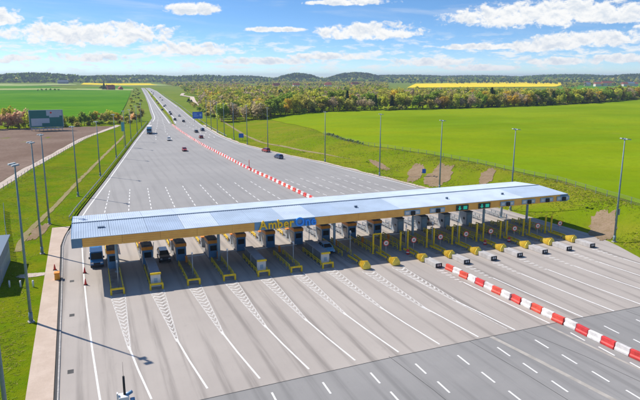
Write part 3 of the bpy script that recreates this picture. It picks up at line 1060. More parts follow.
cushion_leg = MB().box(-0.5, -0.38, 0.2, 0.32, 0, 0.5).box(0.38, 0.5, 0.2, 0.32, 0, 0.5).box(-0.6, -0.48, 2.9, 3.02, 0, 0.5).box(0.48, 0.6, 2.9, 3.02, 0, 0.5).mesh('leg', M_GALV)


def cushion(x, y, label, rz=0.0, group='crash cushions in front of the islands'):
    t = thing('crash_cushion', label, 'crash cushion', (x, y, 0.012), rz, group)
    obj('body', cushion_body, t)
    obj('side_beam', cushion_beam, t)
    obj('leg', cushion_leg, t)
    return t


far_body = MB().loft([[(-0.75, 0, 0), (0.75, 0, 0), (0.75, 0, 1.0), (-0.75, 0, 1.0)], [(-0.55, 2.2, 0), (0.55, 2.2, 0), (0.55, 2.2, 0.9), (-0.55, 2.2, 0.9)],
                      [(-0.3, 3.0, 0), (0.3, 3.0, 0), (0.3, 3.0, 0.75), (-0.3, 3.0, 0.75)]]).mesh('body', M_YEL, 0.05)
far_band = MB().box(-0.79, 0.79, 0.3, 0.7, 0.0, 1.06).box(-0.72, 0.72, 1.2, 1.6, 0.0, 1.02).mesh('band', M_ORANGE)
far_board = MB().box(-0.5, 0.5, -0.12, -0.02, 0.0, 1.9).mesh('marker_board', M_ORANGE)

mast_mesh = MB().cyl((0, 0, 0), (0, 0, 3.9), 0.07, 0.055, 8).box(-0.14, 0.14, -0.14, 0.14, 0, 0.06).mesh('pole', M_GALV)
mast_head = MB().cyl((0, 0, 3.88), (0, 0, 4.15), 0.14, 0.10, 10).bar((0, 0, 3.8), (0, -0.35, 3.86), 0.08, 0.08).mesh('lamp_head', M_OFFW)
sh_roof = MB().box(-0.85, 0.85, 0.3, 9.0, 2.3, 2.42, taper=0.05).mesh('roof', mat('shelter_roof', (0.27, 0.27, 0.29), 0.6, var=0.1))
sh_wall = MB().box(-0.78, 0.78, 0.45, 8.8, 0.2, 2.3).mesh('wall', mat('shelter_glazing', (0.16, 0.18, 0.20), 0.25, var=0.1))
sh_end = MB().box(-0.82, 0.82, 0.34, 0.445, 0.22, 2.2).mesh('end_wall', M_OFFW)
sh_hood = MB().box(-0.9, 0.9, 0.0, 0.33, 2.2, 2.5).mesh('hood', M_YEL, 0.04)
sh_post = MB().box(-0.84, -0.785, 0.5, 0.6, 0.2, 2.3).box(-0.84, -0.785, 4.5, 4.6, 0.2, 2.3).box(0.785, 0.84, 0.5, 0.6, 0.2, 2.3).box(0.785, 0.84, 4.5, 4.6, 0.2, 2.3).mesh('post', M_OFFW)
sh_note = MB().box(-0.3, 0.3, 0.32, 0.338, 0.9, 1.6).mesh('notice', M_LBLUE)
gate_box = MB().box(-0.18, 0.18, -0.16, 0.16, 0, 1.1).mesh('cabinet', M_ORANGE, 0.02)
gate_arm = MB().bar((0.1, -0.2, 1.0), (3.1, -0.2, 1.05), 0.06, 0.1).mesh('arm', M_OFFW)
gate_armup = MB().bar((0.0, -0.2, 1.0), (0.25, -0.2, 4.0), 0.06, 0.1).mesh('arm', M_OFFW)
post_mesh = MB().box(-0.12, 0.12, -0.12, 0.12, 0.0, 3.35).box(-0.2, 0.2, -0.2, 0.2, 0.0, 0.08).mesh('post', M_YEL, 0.015)
sign_pole = MB().cyl((0, 0.03, 0), (0, 0.03, 2.85), 0.04, 0.04, 8).mesh('pole', M_GALV)
disc_r = MB().cyl((0, 0, 2.45), (0, -0.03, 2.45), 0.50, 0.50, 28).mesh('rim', M_SIGNRED)
disc_w = MB().cyl((0, -0.031, 2.45), (0, -0.04, 2.45), 0.375, 0.375, 28).mesh('face', M_OFFW)
num_mesh, num_w = text_mesh('40', 0.42, 0.004, M_BLACK, 0.008)
blk_mesh = MB().box(-0.64, 0.64, -4.7, -1.15, 0.0, 0.74, taper=0.05).mesh('body', M_BLOCK, 0.05)
blk_plate = MB().box(-0.56, 0.56, -4.75, -4.70, 0.05, 0.72).mesh('shaded_end_plate', M_DARK)  # marked end board; shade on the end face is put into its dark colour
blk_mark = MB().box(-0.30, -0.08, -4.765, -4.752, 0.25, 0.6).box(0.08, 0.30, -4.765, -4.752, 0.25, 0.6).mesh('marking', M_OFFW)
drum_mesh = MB().cyl((0, 0, 0), (0, 0, 0.75), 0.30, 0.26, 14).cyl((0, 0, 0.75), (0, 0, 0.9), 0.18, 0.1, 14).mesh('body', M_RED)
drum_band = MB().cyl((0, 0, 0.3), (0, 0, 0.46), 0.298, 0.290, 14, caps=False).mesh('band', M_OFFW)

for k, x in enumerate(ISL):
    nth = ORD[k]
    left = k < 7
    t = thing('toll_island', 'raised concrete toll island with yellow rails, %s counting from the pink walkway' % nth, 'toll island', (x, 0, 0.011), 0,
              'toll islands under the canopy')
    obj('slab', slab_mesh, t)
    obj('kerb', kerb_mesh, t)
    for s in (-0.82, 0.82):
        obj('rail', rail_front if left else rail_r, t, (s, 0, 0))
        obj('rail', rail_back if left else rail_back_r, t, (s, 0, 0))
    if left:
        obj('front_frame', frame_mesh, t)
    # booths
    if k <= 9:
        yb = 95.4 if k < 4 else 97.6
        booth(x, yb, 'toll booth with orange band, shade-painted blue front on the %s island from the walkway' % nth, 'orange')
        g = thing('barrier_gate', 'orange lane barrier gate beside the toll booth of the %s island from the walkway' % nth, 'barrier gate',
                  (x + 0.65, 94.4 if k not in (0, 3) else 94.9, 0.211), 0, 'lane barrier gates')
        obj('cabinet', gate_box, g)
        obj('arm', gate_armup if k in (1, 6) else gate_arm, g)
    elif k <= 13:
        booth(x, 98.2, 'slim grey automatic toll cabinet on the %s island from the walkway' % nth, 'grey')
    if left:
        t = thing('crash_cushion', 'yellow and orange crash cushion at the back end of the %s island from the walkway' % nth, 'crash cushion',
                  (x, 112.6, 0.012), 0, 'crash cushions behind the canopy')
        obj('body', far_body, t)
        obj('band', far_band, t)
        obj('marker_board', far_board, t)
        if k in (1, 4, 6):
            t = thing('shelter', 'narrow grey shelter with white end and yellow hood on the %s island from walkway' % nth, 'shelter',
                      (x, 84.4 if k != 1 else 84.0, 0.011), 0, 'narrow shelters on the islands', (0.84, 0.92, 0.95))
            for n, me in (('roof', sh_roof), ('wall', sh_wall), ('end_wall', sh_end), ('hood', sh_hood), ('post', sh_post), ('notice', sh_note)):
                obj(n, me, t, scale=(0.9, 1, 1) if n == 'wall' else None)
        else:
            t = thing('lamp_post', 'short galvanised lamp post on the front end of the %s island from the walkway' % nth, 'lamp post',
                      (x + 0.25, 85.8, 0.211), 0, 'short lamp posts on the islands')
            obj('pole', mast_mesh, t)
            obj('lamp_head', mast_head, t)
    else:
        cushion(x + 0.2, 83.5, 'yellow striped crash cushion on the nose of the %s island from the walkway' % nth)
        if k in (7, 9, 10, 11, 13):
            t = thing('lamp_post', 'galvanised lamp post behind the striped nose of the %s island from the walkway' % nth, 'lamp post',
                      (x + 0.1, 87.0, 0.211), 0, 'short lamp posts on the islands', (1.1, 1.1, 1.12))
            obj('pole', mast_mesh, t)
            obj('lamp_head', mast_head, t)
        if k >= 8:
            t = thing('speed_sign', 'round red and white 40 speed limit sign on the %s island from the walkway' % nth, 'speed sign',
                      (x + 0.45, 84.9, 0.211), RAD(-8), 'speed limit signs')
            obj('pole', sign_pole, t)
            r = obj('rim', disc_r, t)
            obj('face', disc_w, r)
            n = obj('lettering', num_mesh, r, (-num_w / 2, -0.05, 2.30))
            n.rotation_euler = (RAD(90), 0, 0)
            for s, side in ((-0.72, 'walkway'), (0.72, 'grassy bank')):
                t = tag(obj('height_post', post_mesh, None, (x + s, 87.4, 0.211)),
                        'tall yellow post on the %s side of the %s island from the walkway' % (side, nth), 'post', 'yellow posts on the islands')
            if k == 8:
                tag(obj('crossbar', MB().box(-0.84, 0.84, -0.1, 0.1, 0, 0.2).mesh('crossbar', M_YEL), None, (x, 87.4, 3.57)),
                    'yellow crossbar resting on two tall posts of the ninth island', 'crossbar')
        if k >= 9:
            t = thing('concrete_block', 'long pale concrete block lying in front of the %s island from the walkway' % nth, 'concrete block',
                      (x + 0.55, 81.9 - 0.05 * (k - 9), 0.012), RAD(1.0), 'concrete blocks in front of the islands')
            obj('body', blk_mesh, t)
            e = obj('shaded_end_plate', blk_plate, t)
            obj('marking', blk_mark, e)
        if k in (9, 12, 13):
            t = thing('warning_drum', 'red plastic warning drum beside the striped nose of the %s island' % nth, 'drum', (x - 0.6, 85.0, 0.211), 0, 'red warning drums')
            obj('body', drum_mesh, t)
            obj('band', drum_band, t)

tm_body = MB().box(-0.3, 0.3, -0.35, 0.35, 0, 1.7).mesh('body', M_GREYB, 0.03)
tm_face = MB().box(-0.335, -0.302, -0.2, 0.2, 0.9, 1.4).mesh('screen', M_GLASS)
tm_cap = MB().box(-0.36, 0.36, -0.42, 0.42, 1.702, 1.85, taper=0.03).mesh('cap', M_ORANGE)
for k, x in enumerate(ISL):
    if k == 15:
        continue
    t = thing('ticket_machine', 'small grey ticket machine with orange cap behind the booth of the %s island from walkway' % ORD[k], 'ticket machine',
              (x - 0.45 if k < 7 else x + 0.2, 102.6 if k < 7 else 108.0, 0.211), 0, 'ticket machines')
    obj('body', tm_body, t)
    obj('screen', tm_face, t)
    obj('cap', tm_cap, t)
    if k >= 7:
        t = thing('crash_cushion', 'orange marker cushion at the back end of the %s island from the walkway' % ORD[k], 'crash cushion', (x, 112.6, 0.012), 0,
                  'crash cushions behind the canopy')
        obj('marker_board', far_board, t)
        obj('body', MB().box(-0.4, 0.4, 0.0, 0.9, 0.0, 0.8, taper=0.08).mesh('body', M_YEL, 0.03), t)

# ------------------------------------------------------------------ red and white barrier blocks
def barrier_mesh(L, m):
    mb = MB()
    sec = [(-0.34, 0.0), (0.34, 0.0), (0.34, 0.24), (0.22, 0.40), (0.19, 0.88), (-0.19, 0.88), (-0.22, 0.40), (-0.34, 0.24)]
    mb.loft([[(x, y, z) for x, z in sec] for y in (-L / 2, -L / 2 + 0.06, L / 2 - 0.06, L / 2)])
    return mb.mesh('barrier_block', m, 0.03)


bw = {True: barrier_mesh(1.74, M_RED), False: barrier_mesh(1.78, M_WPL)}
bf = {True: barrier_mesh(1.86, M_RED), False: barrier_mesh(1.86, M_WPL)}
NB = [(30, 54.9), (44, 53.7), (54.4, 53.1), (64.7, 52.45), (75.4, 51.9), (80, 51.8)]
jr = random.Random(5)
y = 75.4
i = 0
while y > 31:
    red = i % 2 == 0
    x = ip(NB, y)
    ang = math.atan2(-(ip(NB, y + 1) - ip(NB, y - 1)), 2)
    tag(obj('barrier_block', bw[red], None, (x + jr.uniform(-0.1, 0.1), y + jr.uniform(-0.03, 0.03), 0.012), ang + RAD(jr.uniform(-4.5, 4.5))),
        ('red' if red else 'white') + ' plastic barrier block in the short row in front of the canopy', 'barrier block', 'barrier blocks in front of the canopy')
    y -= 1.84
    i += 1
FB = [(110, 51.3), (140, 51.1), (150, 50.8), (168, 50.2), (178, 49.5), (197, 48.9), (229, 48.6), (258, 48.0), (294, 48.3), (342, 49.4), (387, 51.3)]
y = 124.0
i = 0
while y < 385:
    red = i % 2 == 0
    x = ip(FB, y)
    ang = math.atan2(-(ip(FB, y + 2) - ip(FB, y - 2)), 4)
    tag(obj('barrier_block', bf[red], None, (x + jr.uniform(-0.08, 0.08), y, 0.004), ang + RAD(jr.uniform(-2.0, 2.0))),
        ('red' if red else 'white') + ' plastic barrier block in the long row behind the canopy', 'barrier block', 'barrier blocks behind the canopy')
    y += 1.93
    i += 1
t = thing('beacon', 'slim red beacon post standing in the barrier row behind the canopy', 'beacon', (48.6, 186.0, 0.0))
obj('pole', MB().cyl((0, 0, 0.88), (0, 0, 3.6), 0.12, 0.09, 8).mesh('pole', M_RED), t, (0, 0, 0))
obj('base', MB().box(-0.3, 0.3, -0.3, 0.3, 0.885, 1.2).mesh('base', M_RED), t)

# ------------------------------------------------------------------ floodlight masts
lp_pole = MB().cyl((0, 0, 0), (0, 0, 1.2), 0.26, 0.24, 12).cyl((0, 0, 1.2), (0, 0, 18.6), 0.20, 0.09, 12).mesh('pole', M_MAST)
lp_base = MB().box(-0.35, 0.35, -0.35, 0.35, -0.4, 0.12).mesh('base', M_KERB)
lp_arm = MB().bar((-0.7, 0, 18.5), (0.7, 0, 18.5), 0.09, 0.09).cyl((0, 0, 18.35), (0, 0, 18.75), 0.16, 0.16, 10).mesh('cross_arm', M_MAST)
lp_head = MB().loft([[(-0.32, -0.55, -0.10), (0.32, -0.55, -0.10), (0.32, 0.30, 0.0), (-0.32, 0.30, 0.0)],
                     [(-0.24, -0.5, 0.06), (0.24, -0.5, 0.06), (0.24, 0.25, 0.16), (-0.24, 0.25, 0.16)]]).mesh('floodlight', M_GALV, 0.02)
lp_box = MB().box(-0.28, 0.28, -0.36, -0.2, 5.0, 6.1).mesh('control_box', M_GALV, 0.02)


def lamp(x, y, label, hs=1.0, rz=0.0, box=False, group='floodlight masts'):
    t = thing('floodlight_mast', label, 'floodlight', (x, y, terrain(x, y)), rz, group, (1, 1, hs))
    obj('pole', lp_pole, t)
    obj('base', lp_base, t)
    obj('cross_arm', lp_arm, t)
    for s in (-0.72, 0.72):
        obj('floodlight', lp_head, t, (s, 0, 18.55))
    if box:
        obj('control_box', lp_box, t)


LP = [(-8.2, 77.6, 1.07), (-8.7, 109.1, 1.04), (-8.6, 131.8, 1.0), (-3.2, 161.0, 0.96), (3.0, 192.6, 0.9), (9.8, 234.3, 0.88), (15.2, 266.7, 0.85),
      (19.6, 295.5, 0.8), (25.4, 331.3, 0.8), (31.0, 370, 0.8)]
for i, (x, y, h) in enumerate(LP):
    lamp(x, y, 'tall twin floodlight mast beside the walkway and verge, %s counting from the camera mast' % ORD[i + 1], h, RAD(-70), False,
         'floodlight masts beside the walkway')
lamp(-7.75, 49.5, 'tall twin floodlight mast beside the walkway and verge, first counting from the camera mast', 1.05, RAD(-70), False, 'floodlight masts beside the walkway')
RP = [(89.7, 78.3, 1.03), (89.3, 107, 1.0), (88.3, 135, 1.0), (83.4, 161, 1.02), (79.2, 195.6, 0.96), (69.4, 234.5, 0.95), (67.2, 259.6, 0.95), (66.6, 282.8, 0.93),
      (66.6, 304, 0.9), (66.8, 322, 0.9), (67.4, 342, 0.88), (68.6, 362, 0.88)]
for i, (x, y, h) in enumerate(RP):
    lamp(x, y, 'tall twin floodlight mast at the foot of the grassy bank, %s from the concrete blocks' % ORD[i], h, RAD(90 if i else 80), i == 0,
         'floodlight masts along the bank')

# ------------------------------------------------------------------ vehicles
def paint(name, col):
    return mat('paint_' + name, col, 0.28, spec=0.5, coat=0.6)


PAINTS = {'white': (0.75, 0.75, 0.74), 'red': (0.42, 0.02, 0.02), 'dark_blue': (0.02, 0.05, 0.13), 'black': (0.015, 0.015, 0.017), 'silver': (0.45, 0.46, 0.48),
          'light_blue': (0.16, 0.52, 0.85), 'grey': (0.12, 0.13, 0.14), 'blue': (0.02, 0.16, 0.42), 'charcoal': (0.035, 0.04, 0.05)}
tyre_m = MB().cyl((-0.1, 0, 0), (0.1, 0, 0), 0.32, 0.32, 16).mesh('tyre', M_TYRE)
rim_m = MB().cyl((-0.106, 0, 0), (0.106, 0, 0), 0.19, 0.19, 12).mesh('rim', M_RIM)
CARS = {}


def car_meshes(color, kind):
    key = (color, kind)
    if key in CARS:
        return CARS[key]
    P = paint(color, PAINTS[color])
    h = {'car': 0.0, 'suv': 0.2, 'hatch': 0.05}[kind]
    L = {'car': 2.25, 'suv': 2.3, 'hatch': 2.0}[kind]
    D = {}
    # lower body: side profile, front at -Y
    prof = [(-L, 0.32), (L, 0.32), (L, 0.62), (L - 0.06, 0.92 + h), (L - 0.35, 0.98 + h), (-L + 1.15, 0.95 + h), (-L + 0.35, 0.80 + h), (-L + 0.03, 0.66 + h * 0.5)]
    mb = MB().loft([[(x * (0.96 if abs(x) > 0.8 else 1), y, z) for y, z in prof] for x in (-0.89, -0.6, 0.6, 0.89)])
    D['body'] = mb.mesh('body', P, 0.05)
    r0 = L - (0.45 if kind == 'car' else 0.1)
    z0, z1 = 0.93 + h, 1.43 + h
    gl = MB().loft([[(-0.80, -L + 1.1, z0), (0.80, -L + 1.1, z0), (0.80, r0, z0), (-0.80, r0, z0)],
                    [(-0.62, -L + 1.85, z1), (0.62, -L + 1.85, z1), (0.62, r0 - (0.75 if kind == 'car' else 0.3), z1), (-0.62, r0 - (0.75 if kind == 'car' else 0.3), z1)]])
    D['windows'] = gl.mesh('windows', M_GLASS)
    rb = r0 - (0.75 if kind == 'car' else 0.3)
    D['roof'] = MB().box(-0.64, 0.64, -L + 1.82, rb + 0.03, z1 + 0.002, z1 + 0.06, taper=0.03) \
        .bar((-0.79, -L + 1.1, z0), (-0.63, -L + 1.85, z1), 0.07, 0.06).bar((0.79, -L + 1.1, z0), (0.63, -L + 1.85, z1), 0.07, 0.06) \
        .bar((-0.79, r0, z0), (-0.63, rb, z1), 0.1, 0.06).bar((0.79, r0, z0), (0.63, rb, z1), 0.1, 0.06) \
        .bar((-0.81, 0.25, z0), (-0.64, 0.25, z1), 0.08, 0.05).bar((0.81, 0.25, z0), (0.64, 0.25, z1), 0.08, 0.05).mesh('roof', P)
    D['headlight'] = MB().box(-0.16, 0.16, -L - 0.005, -L + 0.25, 0.60 + h * 0.5, 0.74 + h * 0.5).mesh('headlight', M_LAMPW, 0.02)
    D['taillight'] = MB().box(-0.14, 0.14, L - 0.15, L + 0.012, 0.66 + h, 0.86 + h).mesh('taillight', M_LAMPR, 0.02)
    D['grille'] = MB().box(-0.42, 0.42, -L - 0.012, -L + 0.1, 0.40, 0.58 + h * 0.4).mesh('grille', M_DARK)
    D['number_plate'] = MB().box(-0.26, 0.26, L - 0.02, L + 0.014, 0.44, 0.55).mesh('number_plate', M_OFFW)
    D['mirror'] = MB().box(-0.08, 0.08, -0.06, 0.06, -0.06, 0.07).mesh('mirror', P, 0.02)
    D['bumper'] = MB().box(-0.86, 0.86, -L - 0.04, -L + 0.2, 0.30, 0.42).box(-0.86, 0.86, L - 0.2, L + 0.04, 0.30, 0.44).mesh('bumper', M_DARK, 0.03)
    D['L'] = L
    D['h'] = h
    CARS[key] = D
    return D


def car(x, y, rz, color, kind, label):
    D = car_meshes(color, kind)
    t = thing('car', label, 'car', (x, y, 0.012), rz, 'cars on the road')
    L, h = D['L'], D['h']
    for n in ('body', 'windows', 'roof', 'grille', 'number_plate', 'bumper'):
        obj(n, D[n], t)
    for s in (-0.66, 0.66):
        obj('headlight', D['headlight'], t, (s, 0, 0))
        obj('taillight', D['taillight'], t, (s, 0, 0))
        obj('mirror', D['mirror'], t, (s * 1.42, -L + 1.45, 1.0 + h))
        for yy in (-L + 0.8, L - 0.8):
            wgt = obj('wheel', tyre_m, t, (s * 1.26, yy, 0.32))
            obj('rim', rim_m, wgt)
    return t


def heading(y, tab):
    return math.atan2(-(ip(tab, y + 5) - ip(tab, y - 5)), 10)


car(36.8, 291.5, RAD(-6), 'white', 'hatch', 'small white car driving towards the canopy behind the red car')
car(37.2, 246.9, RAD(-3), 'red', 'hatch', 'red hatchback with dark windows driving alone towards the canopy on open asphalt')
car(53.2, 297.0, RAD(178), 'red', 'hatch', 'small red car driving away close beside the long barrier row')
car(56.4, 329.0, RAD(180), 'black', 'car', 'black saloon driving away beyond the small red car')
car(61.4, 338.0, RAD(180), 'dark_blue', 'suv', 'dark blue sport utility car driving away next to the black saloon')
car(67.8, 232.0, RAD(192), 'red', 'suv', 'red car driving away along the foot of the grassy bank')
car(66.6, 211.0, RAD(190), 'dark_blue', 'suv', 'dark blue estate car following the red car along the grassy bank')
car(10.5, 98.0, RAD(0), 'charcoal', 'suv', 'dark sport utility car stopped in the lane between two orange banded booths')
car(64.0, 104.5, RAD(180), 'grey', 'suv', 'grey sport utility car entering between two slim grey toll cabinets')
car(37.6, 92.2, RAD(0), 'light_blue', 'hatch', 'light blue small car leaving the toll lane under the canopy')
for i, (x, y, c, kd, lb) in enumerate((
        (62.0, 410, 'black', 'car', 'black car driving away level with the big blue road sign'),
        (58.8, 428, 'charcoal', 'suv', 'charcoal car just past the start of the central reservation'),
        (67.5, 520, 'dark_blue', 'car', 'dark blue car driving away well past the blue road sign'),
        (66.0, 560, 'black', 'suv', 'black sport utility car in the inner lane of the departing carriageway'),
        (76.0, 628, 'grey', 'car', 'grey car far along the departing carriageway'),
        (78.5, 700, 'red', 'car', 'red car far away on the departing carriageway'),
        (104.0, 900, 'black', 'car', 'black car a long way off on the departing carriageway'),
        (110.0, 1053, 'white', 'suv', 'white car a long way off on the departing carriageway'),
        (68.0, 470, 'white', 'car', 'white saloon driving away beyond the blue road sign'),
        (64.6, 492, 'grey', 'suv', 'grey sport utility car beside the white saloon on the departing carriageway'),
        (80.0, 650, 'silver', 'car', 'silver car in the outer lane far along the departing carriageway'),
        (84.5, 770, 'dark_blue', 'suv', 'dark blue sport utility car far along the departing carriageway'),
        (95.0, 800, 'white', 'hatch', 'white hatchback far along the departing carriageway'),
        (98.0, 960, 'red', 'suv', 'red sport utility car a long way off on the departing carriageway'),
        (121.0, 1150, 'black', 'suv', 'black sport utility car nearly at the rise of the motorway'),
        (130.0, 1267, 'charcoal', 'suv', 'charcoal car where the motorway reaches the rise'))):
    car(x, y, math.pi + heading(y, XR), c, kd, lb)


def van(x, y, rz, label):
    P = paint('van_blue', (0.015, 0.17, 0.42))
    t = thing('van', label, 'van', (x, y, 0.012), rz)
    L = 2.6
    prof = [(-L, 0.35), (L, 0.35), (L, 2.35), (L - 0.1, 2.45), (-L + 1.15, 2.45), (-L + 0.95, 2.38), (-L + 0.42, 1.35), (-L + 0.1, 1.15), (-L, 0.9)]
    obj('body', MB().loft([[(xx * 1.0, yy, zz) for yy, zz in prof] for xx in (-0.98, -0.7, 0.7, 0.98)]).mesh('body', P, 0.05), t)
    w_ = MB().quad((-0.86, -L + 0.40, 1.42), (0.86, -L + 0.40, 1.42), (0.78, -L + 0.90, 2.32), (-0.78, -L + 0.90, 2.32))
    me = w_.mesh('windscreen', M_GLASS)
    for v in me.vertices:
        v.co.y -= 0.03
    obj('windscreen', me, t)
    for s in (-1, 1):
        obj('side_window', MB().box(min(s * 0.982, s * 0.995), max(s * 0.982, s * 0.995), -L + 1.0, -L + 1.95, 1.45, 2.1).mesh('side_window', M_GLASS), t)
        obj('headlight', MB().box(s * 0.7 - 0.18, s * 0.7 + 0.18, -L - 0.02, -L + 0.1, 0.82, 1.02).mesh('headlight', M_LAMPW, 0.02), t)
        obj('mirror', MB().box(s * 1.1 - 0.1, s * 1.1 + 0.1, -L + 0.75, -L + 0.9, 1.4, 1.75).mesh('mirror', M_DARK, 0.02), t)
        for yy in (-L + 0.85, L - 0.95):
            wgt = obj('wheel', tyre_m, t, (s * 0.88, yy, 0.352), scale=(1.2, 1.1, 1.1))
            obj('rim', rim_m, wgt)
    obj('grille', MB().box(-0.5, 0.5, -L - 0.015, -L + 0.05, 0.62, 0.92).mesh('grille', M_DARK), t)
    obj('bumper', MB().box(-0.98, 0.98, -L - 0.08, -L + 0.15, 0.34, 0.58).mesh('bumper', M_DARK, 0.03), t)


van(0.0, 99.6, RAD(0), 'blue delivery van with dark windscreen pulling out beside the first toll island')


def truck(x, y, rz, label):
    t = thing('truck', label, 'truck', (x, y, 0.012), rz)
    obj('cargo_box', MB().box(-1.25, 1.25, -0.6, 7.4, 1.0, 3.95).mesh('cargo_box', M_WPL, 0.04), t)
    P = paint('truck_blue', (0.03, 0.16, 0.30))
    prof = [(-3.0, 0.5), (-0.8, 0.5), (-0.8, 3.2), (-1.2, 3.45), (-2.6, 3.0), (-2.95, 1.75)]
    obj('cab', MB().loft([[(xx, yy, zz) for yy, zz in prof] for xx in (-1.22, -0.9, 0.9, 1.22)]).mesh('cab', P, 0.06), t)
    ws = MB().quad((-1.08, -2.98, 1.85), (1.08, -2.98, 1.85), (1.02, -2.68, 2.88), (-1.02, -2.68, 2.88)).mesh('windscreen', M_GLASS)
    for v in ws.vertices:
        v.co.y -= 0.04
    obj('windscreen', ws, t)
    obj('bumper', MB().box(-1.24, 1.24, -3.1, -2.9, 0.35, 0.9).mesh('bumper', M_DARK, 0.03), t)
    obj('chassis', MB().box(-0.5, 0.5, -2.5, 7.2, 0.6, 0.98).mesh('chassis', M_DARK), t)
    for s in (-1, 1):
        obj('headlight', MB().box(s * 0.9 - 0.2, s * 0.9 + 0.2, -3.12, -3.0, 0.92, 1.12).mesh('headlight', M_LAMPW), t)
        for yy in (-2.0, 4.6, 5.9):
            wgt = obj('wheel', tyre_m, t, (s * 1.08, yy, 0.5), scale=(1.5, 1.56, 1.56))
            obj('rim', rim_m, wgt)


truck(31.6, 330.5, RAD(-8), 'white box lorry with blue cab approaching on the carriageway next to the verge')

# ------------------------------------------------------------------ signs and small furniture
def road_sign(x, y, wd, z0, z1, label, rz=0.0, lines=True):
    t = thing('road_sign', label, 'road sign', (x, y, terrain(x, y)), rz, 'blue road signs')
    b = obj('board', MB().box(-wd / 2, wd / 2, -0.06, 0.06, z0, z1).mesh('board', M_SIGNBLUE), t)
    for s in (-0.32, 0.32):
        obj('post', MB().cyl((s * wd, 0.14, -0.3), (s * wd, 0.14, z1 - 0.1), 0.07 + wd * 0.008, None, 8).mesh('post', M_GALV), t)
    if lines:
        h = z1 - z0
        mb = MB()
        for (a, c, d, e) in ((-0.40, -0.05, 0.62, 0.74), (-0.40, 0.10, 0.34, 0.46), (0.2, 0.4, 0.34, 0.72)):
            mb.quad((a * wd, -0.066, z0 + d * h), (c * wd, -0.066, z0 + d * h), (c * wd, -0.066, z0 + e * h), (a * wd, -0.066, z0 + e * h))
        obj('lettering', mb.mesh('lettering', mat('sign_pale_text', (0.25, 0.45, 0.8), 0.5)), b)
    return t


road_sign(70.8, 405, 6.6, 2.4, 6.9, 'big blue motorway direction sign on the right hand shoulder before the wood', RAD(-10))
road_sign(68.8, 277, 2.3, 1.5, 3.5, 'small square blue information sign on the grass bank', RAD(-10), False)
t = thing('road_sign', 'tiny blue plate on a short post standing on the bare earth of the bank', 'road sign', (92.5, 150.0, terrain(92.5, 150)), RAD(-30), 'blue road signs')
obj('board', MB().box(-0.55, 0.55, -0.04, 0.04, 1.0, 2.3).mesh('board', M_SIGNBLUE), t)
obj('post', MB().cyl((0, 0.08, -0.2), (0, 0.08, 2.2), 0.05, None, 8).mesh('post', M_GALV), t)
t = thing('banner_post', 'pale teal banner hanging on a tall post by the verge', 'banner', (14.9, 271.0, terrain(14.9, 271)))
obj('post', MB().cyl((0, 0.1, -0.2), (0, 0.1, 11.0), 0.09, 0.07, 8).mesh('post', M_GALV), t)
obj('banner', MB().box(-0.7, 0.7, -0.04, 0.04, 6.9, 10.8).mesh('banner', mat('teal_banner', (0.10, 0.38, 0.44), 0.6)), t)

bb = thing('billboard', 'huge teal billboard with pale panels standing in the ploughed field', 'billboard', (-20.7, 372.0, terrain(-20.7, 372)), RAD(2))
obj('board', MB().box(-8.6, 8.6, -0.25, 0.25, 2.1, 11.4).mesh('board', M_TEAL), bb)
obj('frame', MB().box(-8.9, -8.61, -0.3, 0.3, 1.9, 11.6).box(8.61, 8.9, -0.3, 0.3, 1.9, 11.6).box(-8.6, 8.6, -0.3, 0.3, 11.41, 11.6).box(-8.6, 8.6, -0.3, 0.3, 1.9, 2.09)
    .mesh('frame', M_BBGREY), bb)
mb = MB().box(0.2, 8.4, -0.29, -0.252, 8.3, 11.3).box(1.6, 6.9, -0.30, -0.252, 7.4, 8.295)
obj('pale_panel', mb.mesh('pale_panel', M_BBGREY), bb)
obj('pale_panel', MB().box(-7.9, 1.6, -0.29, -0.252, 4.2, 6.9).box(-7.9, -2.4, -0.29, -0.252, 2.7, 4.195).mesh('pale_panel', M_BBGREY), bb)
obj('red_emblem', MB().cyl((2.6, -0.295, 10.0), (2.6, -0.34, 10.0), 0.6, None, 5).mesh('red_emblem', M_SIGNRED), bb)
mb = MB()
for i in range(9):
    mb.box(-8.0 + 2 * i - 0.14, -8.0 + 2 * i + 0.14, -0.2, 0.2, -0.3, 1.9)
obj('legs', mb.mesh('legs', M_GALV), bb)
obj('lower_rail', MB().box(-8.4, 8.4, -0.28, -0.21, 0.9, 1.4).mesh('lower_rail', M_BBGREY), bb)

# utility hut beside the walkway
hut = thing('utility_hut', 'grey blue flat roofed utility hut on the grass beyond the walkway', 'hut', (0, 0, 0))
obj('wall', MB().box(-20.5, -13.4, 92.0, 107.0, -0.3, 4.1).mesh('wall', M_HUT), hut)
obj('roof', MB().box(-20.8, -13.1, 91.7, 107.3, 4.1, 4.35).mesh('roof', M_RIDGE), hut)
obj('door', MB().box(-13.398, -13.34, 95.0, 96.2, 0.0, 2.1).mesh('door', M_GREYB), hut)
mb = MB()
for yy in np.arange(92.6, 106.9, 0.6):
    mb.box(-13.397, -13.37, yy - 0.04, yy + 0.04, 2.2, 4.05)
obj('cladding_rib', mb.mesh('cladding_rib', M_HUT), hut)
bol = MB().cyl((0, 0, -0.1), (0, 0, 1.0), 0.13, 0.12, 10).mesh('bollard', M_OFFW)
for i, (x, y) in enumerate(((-12.1, 92.6), (-10.6, 92.0), (-8.9, 91.4))):
    tag(obj('bollard', bol, None, (x, y, terrain(x, y))), 'white bollard in the row beside the hut, %s counting from the hut' % ORD[i], 'bollard', 'white bollards by the hut')
cone_b = MB().cyl((0, 0, 0.05), (0, 0, 0.95), 0.2, 0.05, 12).mesh('cone', M_RED)
cone_k = MB().box(-0.26, 0.26, -0.26, 0.26, 0, 0.05).mesh('base', M_DARK)
cone_w = MB().cyl((0, 0, 0.45), (0, 0, 0.62), 0.128, 0.098, 12, caps=False).mesh('band', M_OFFW)
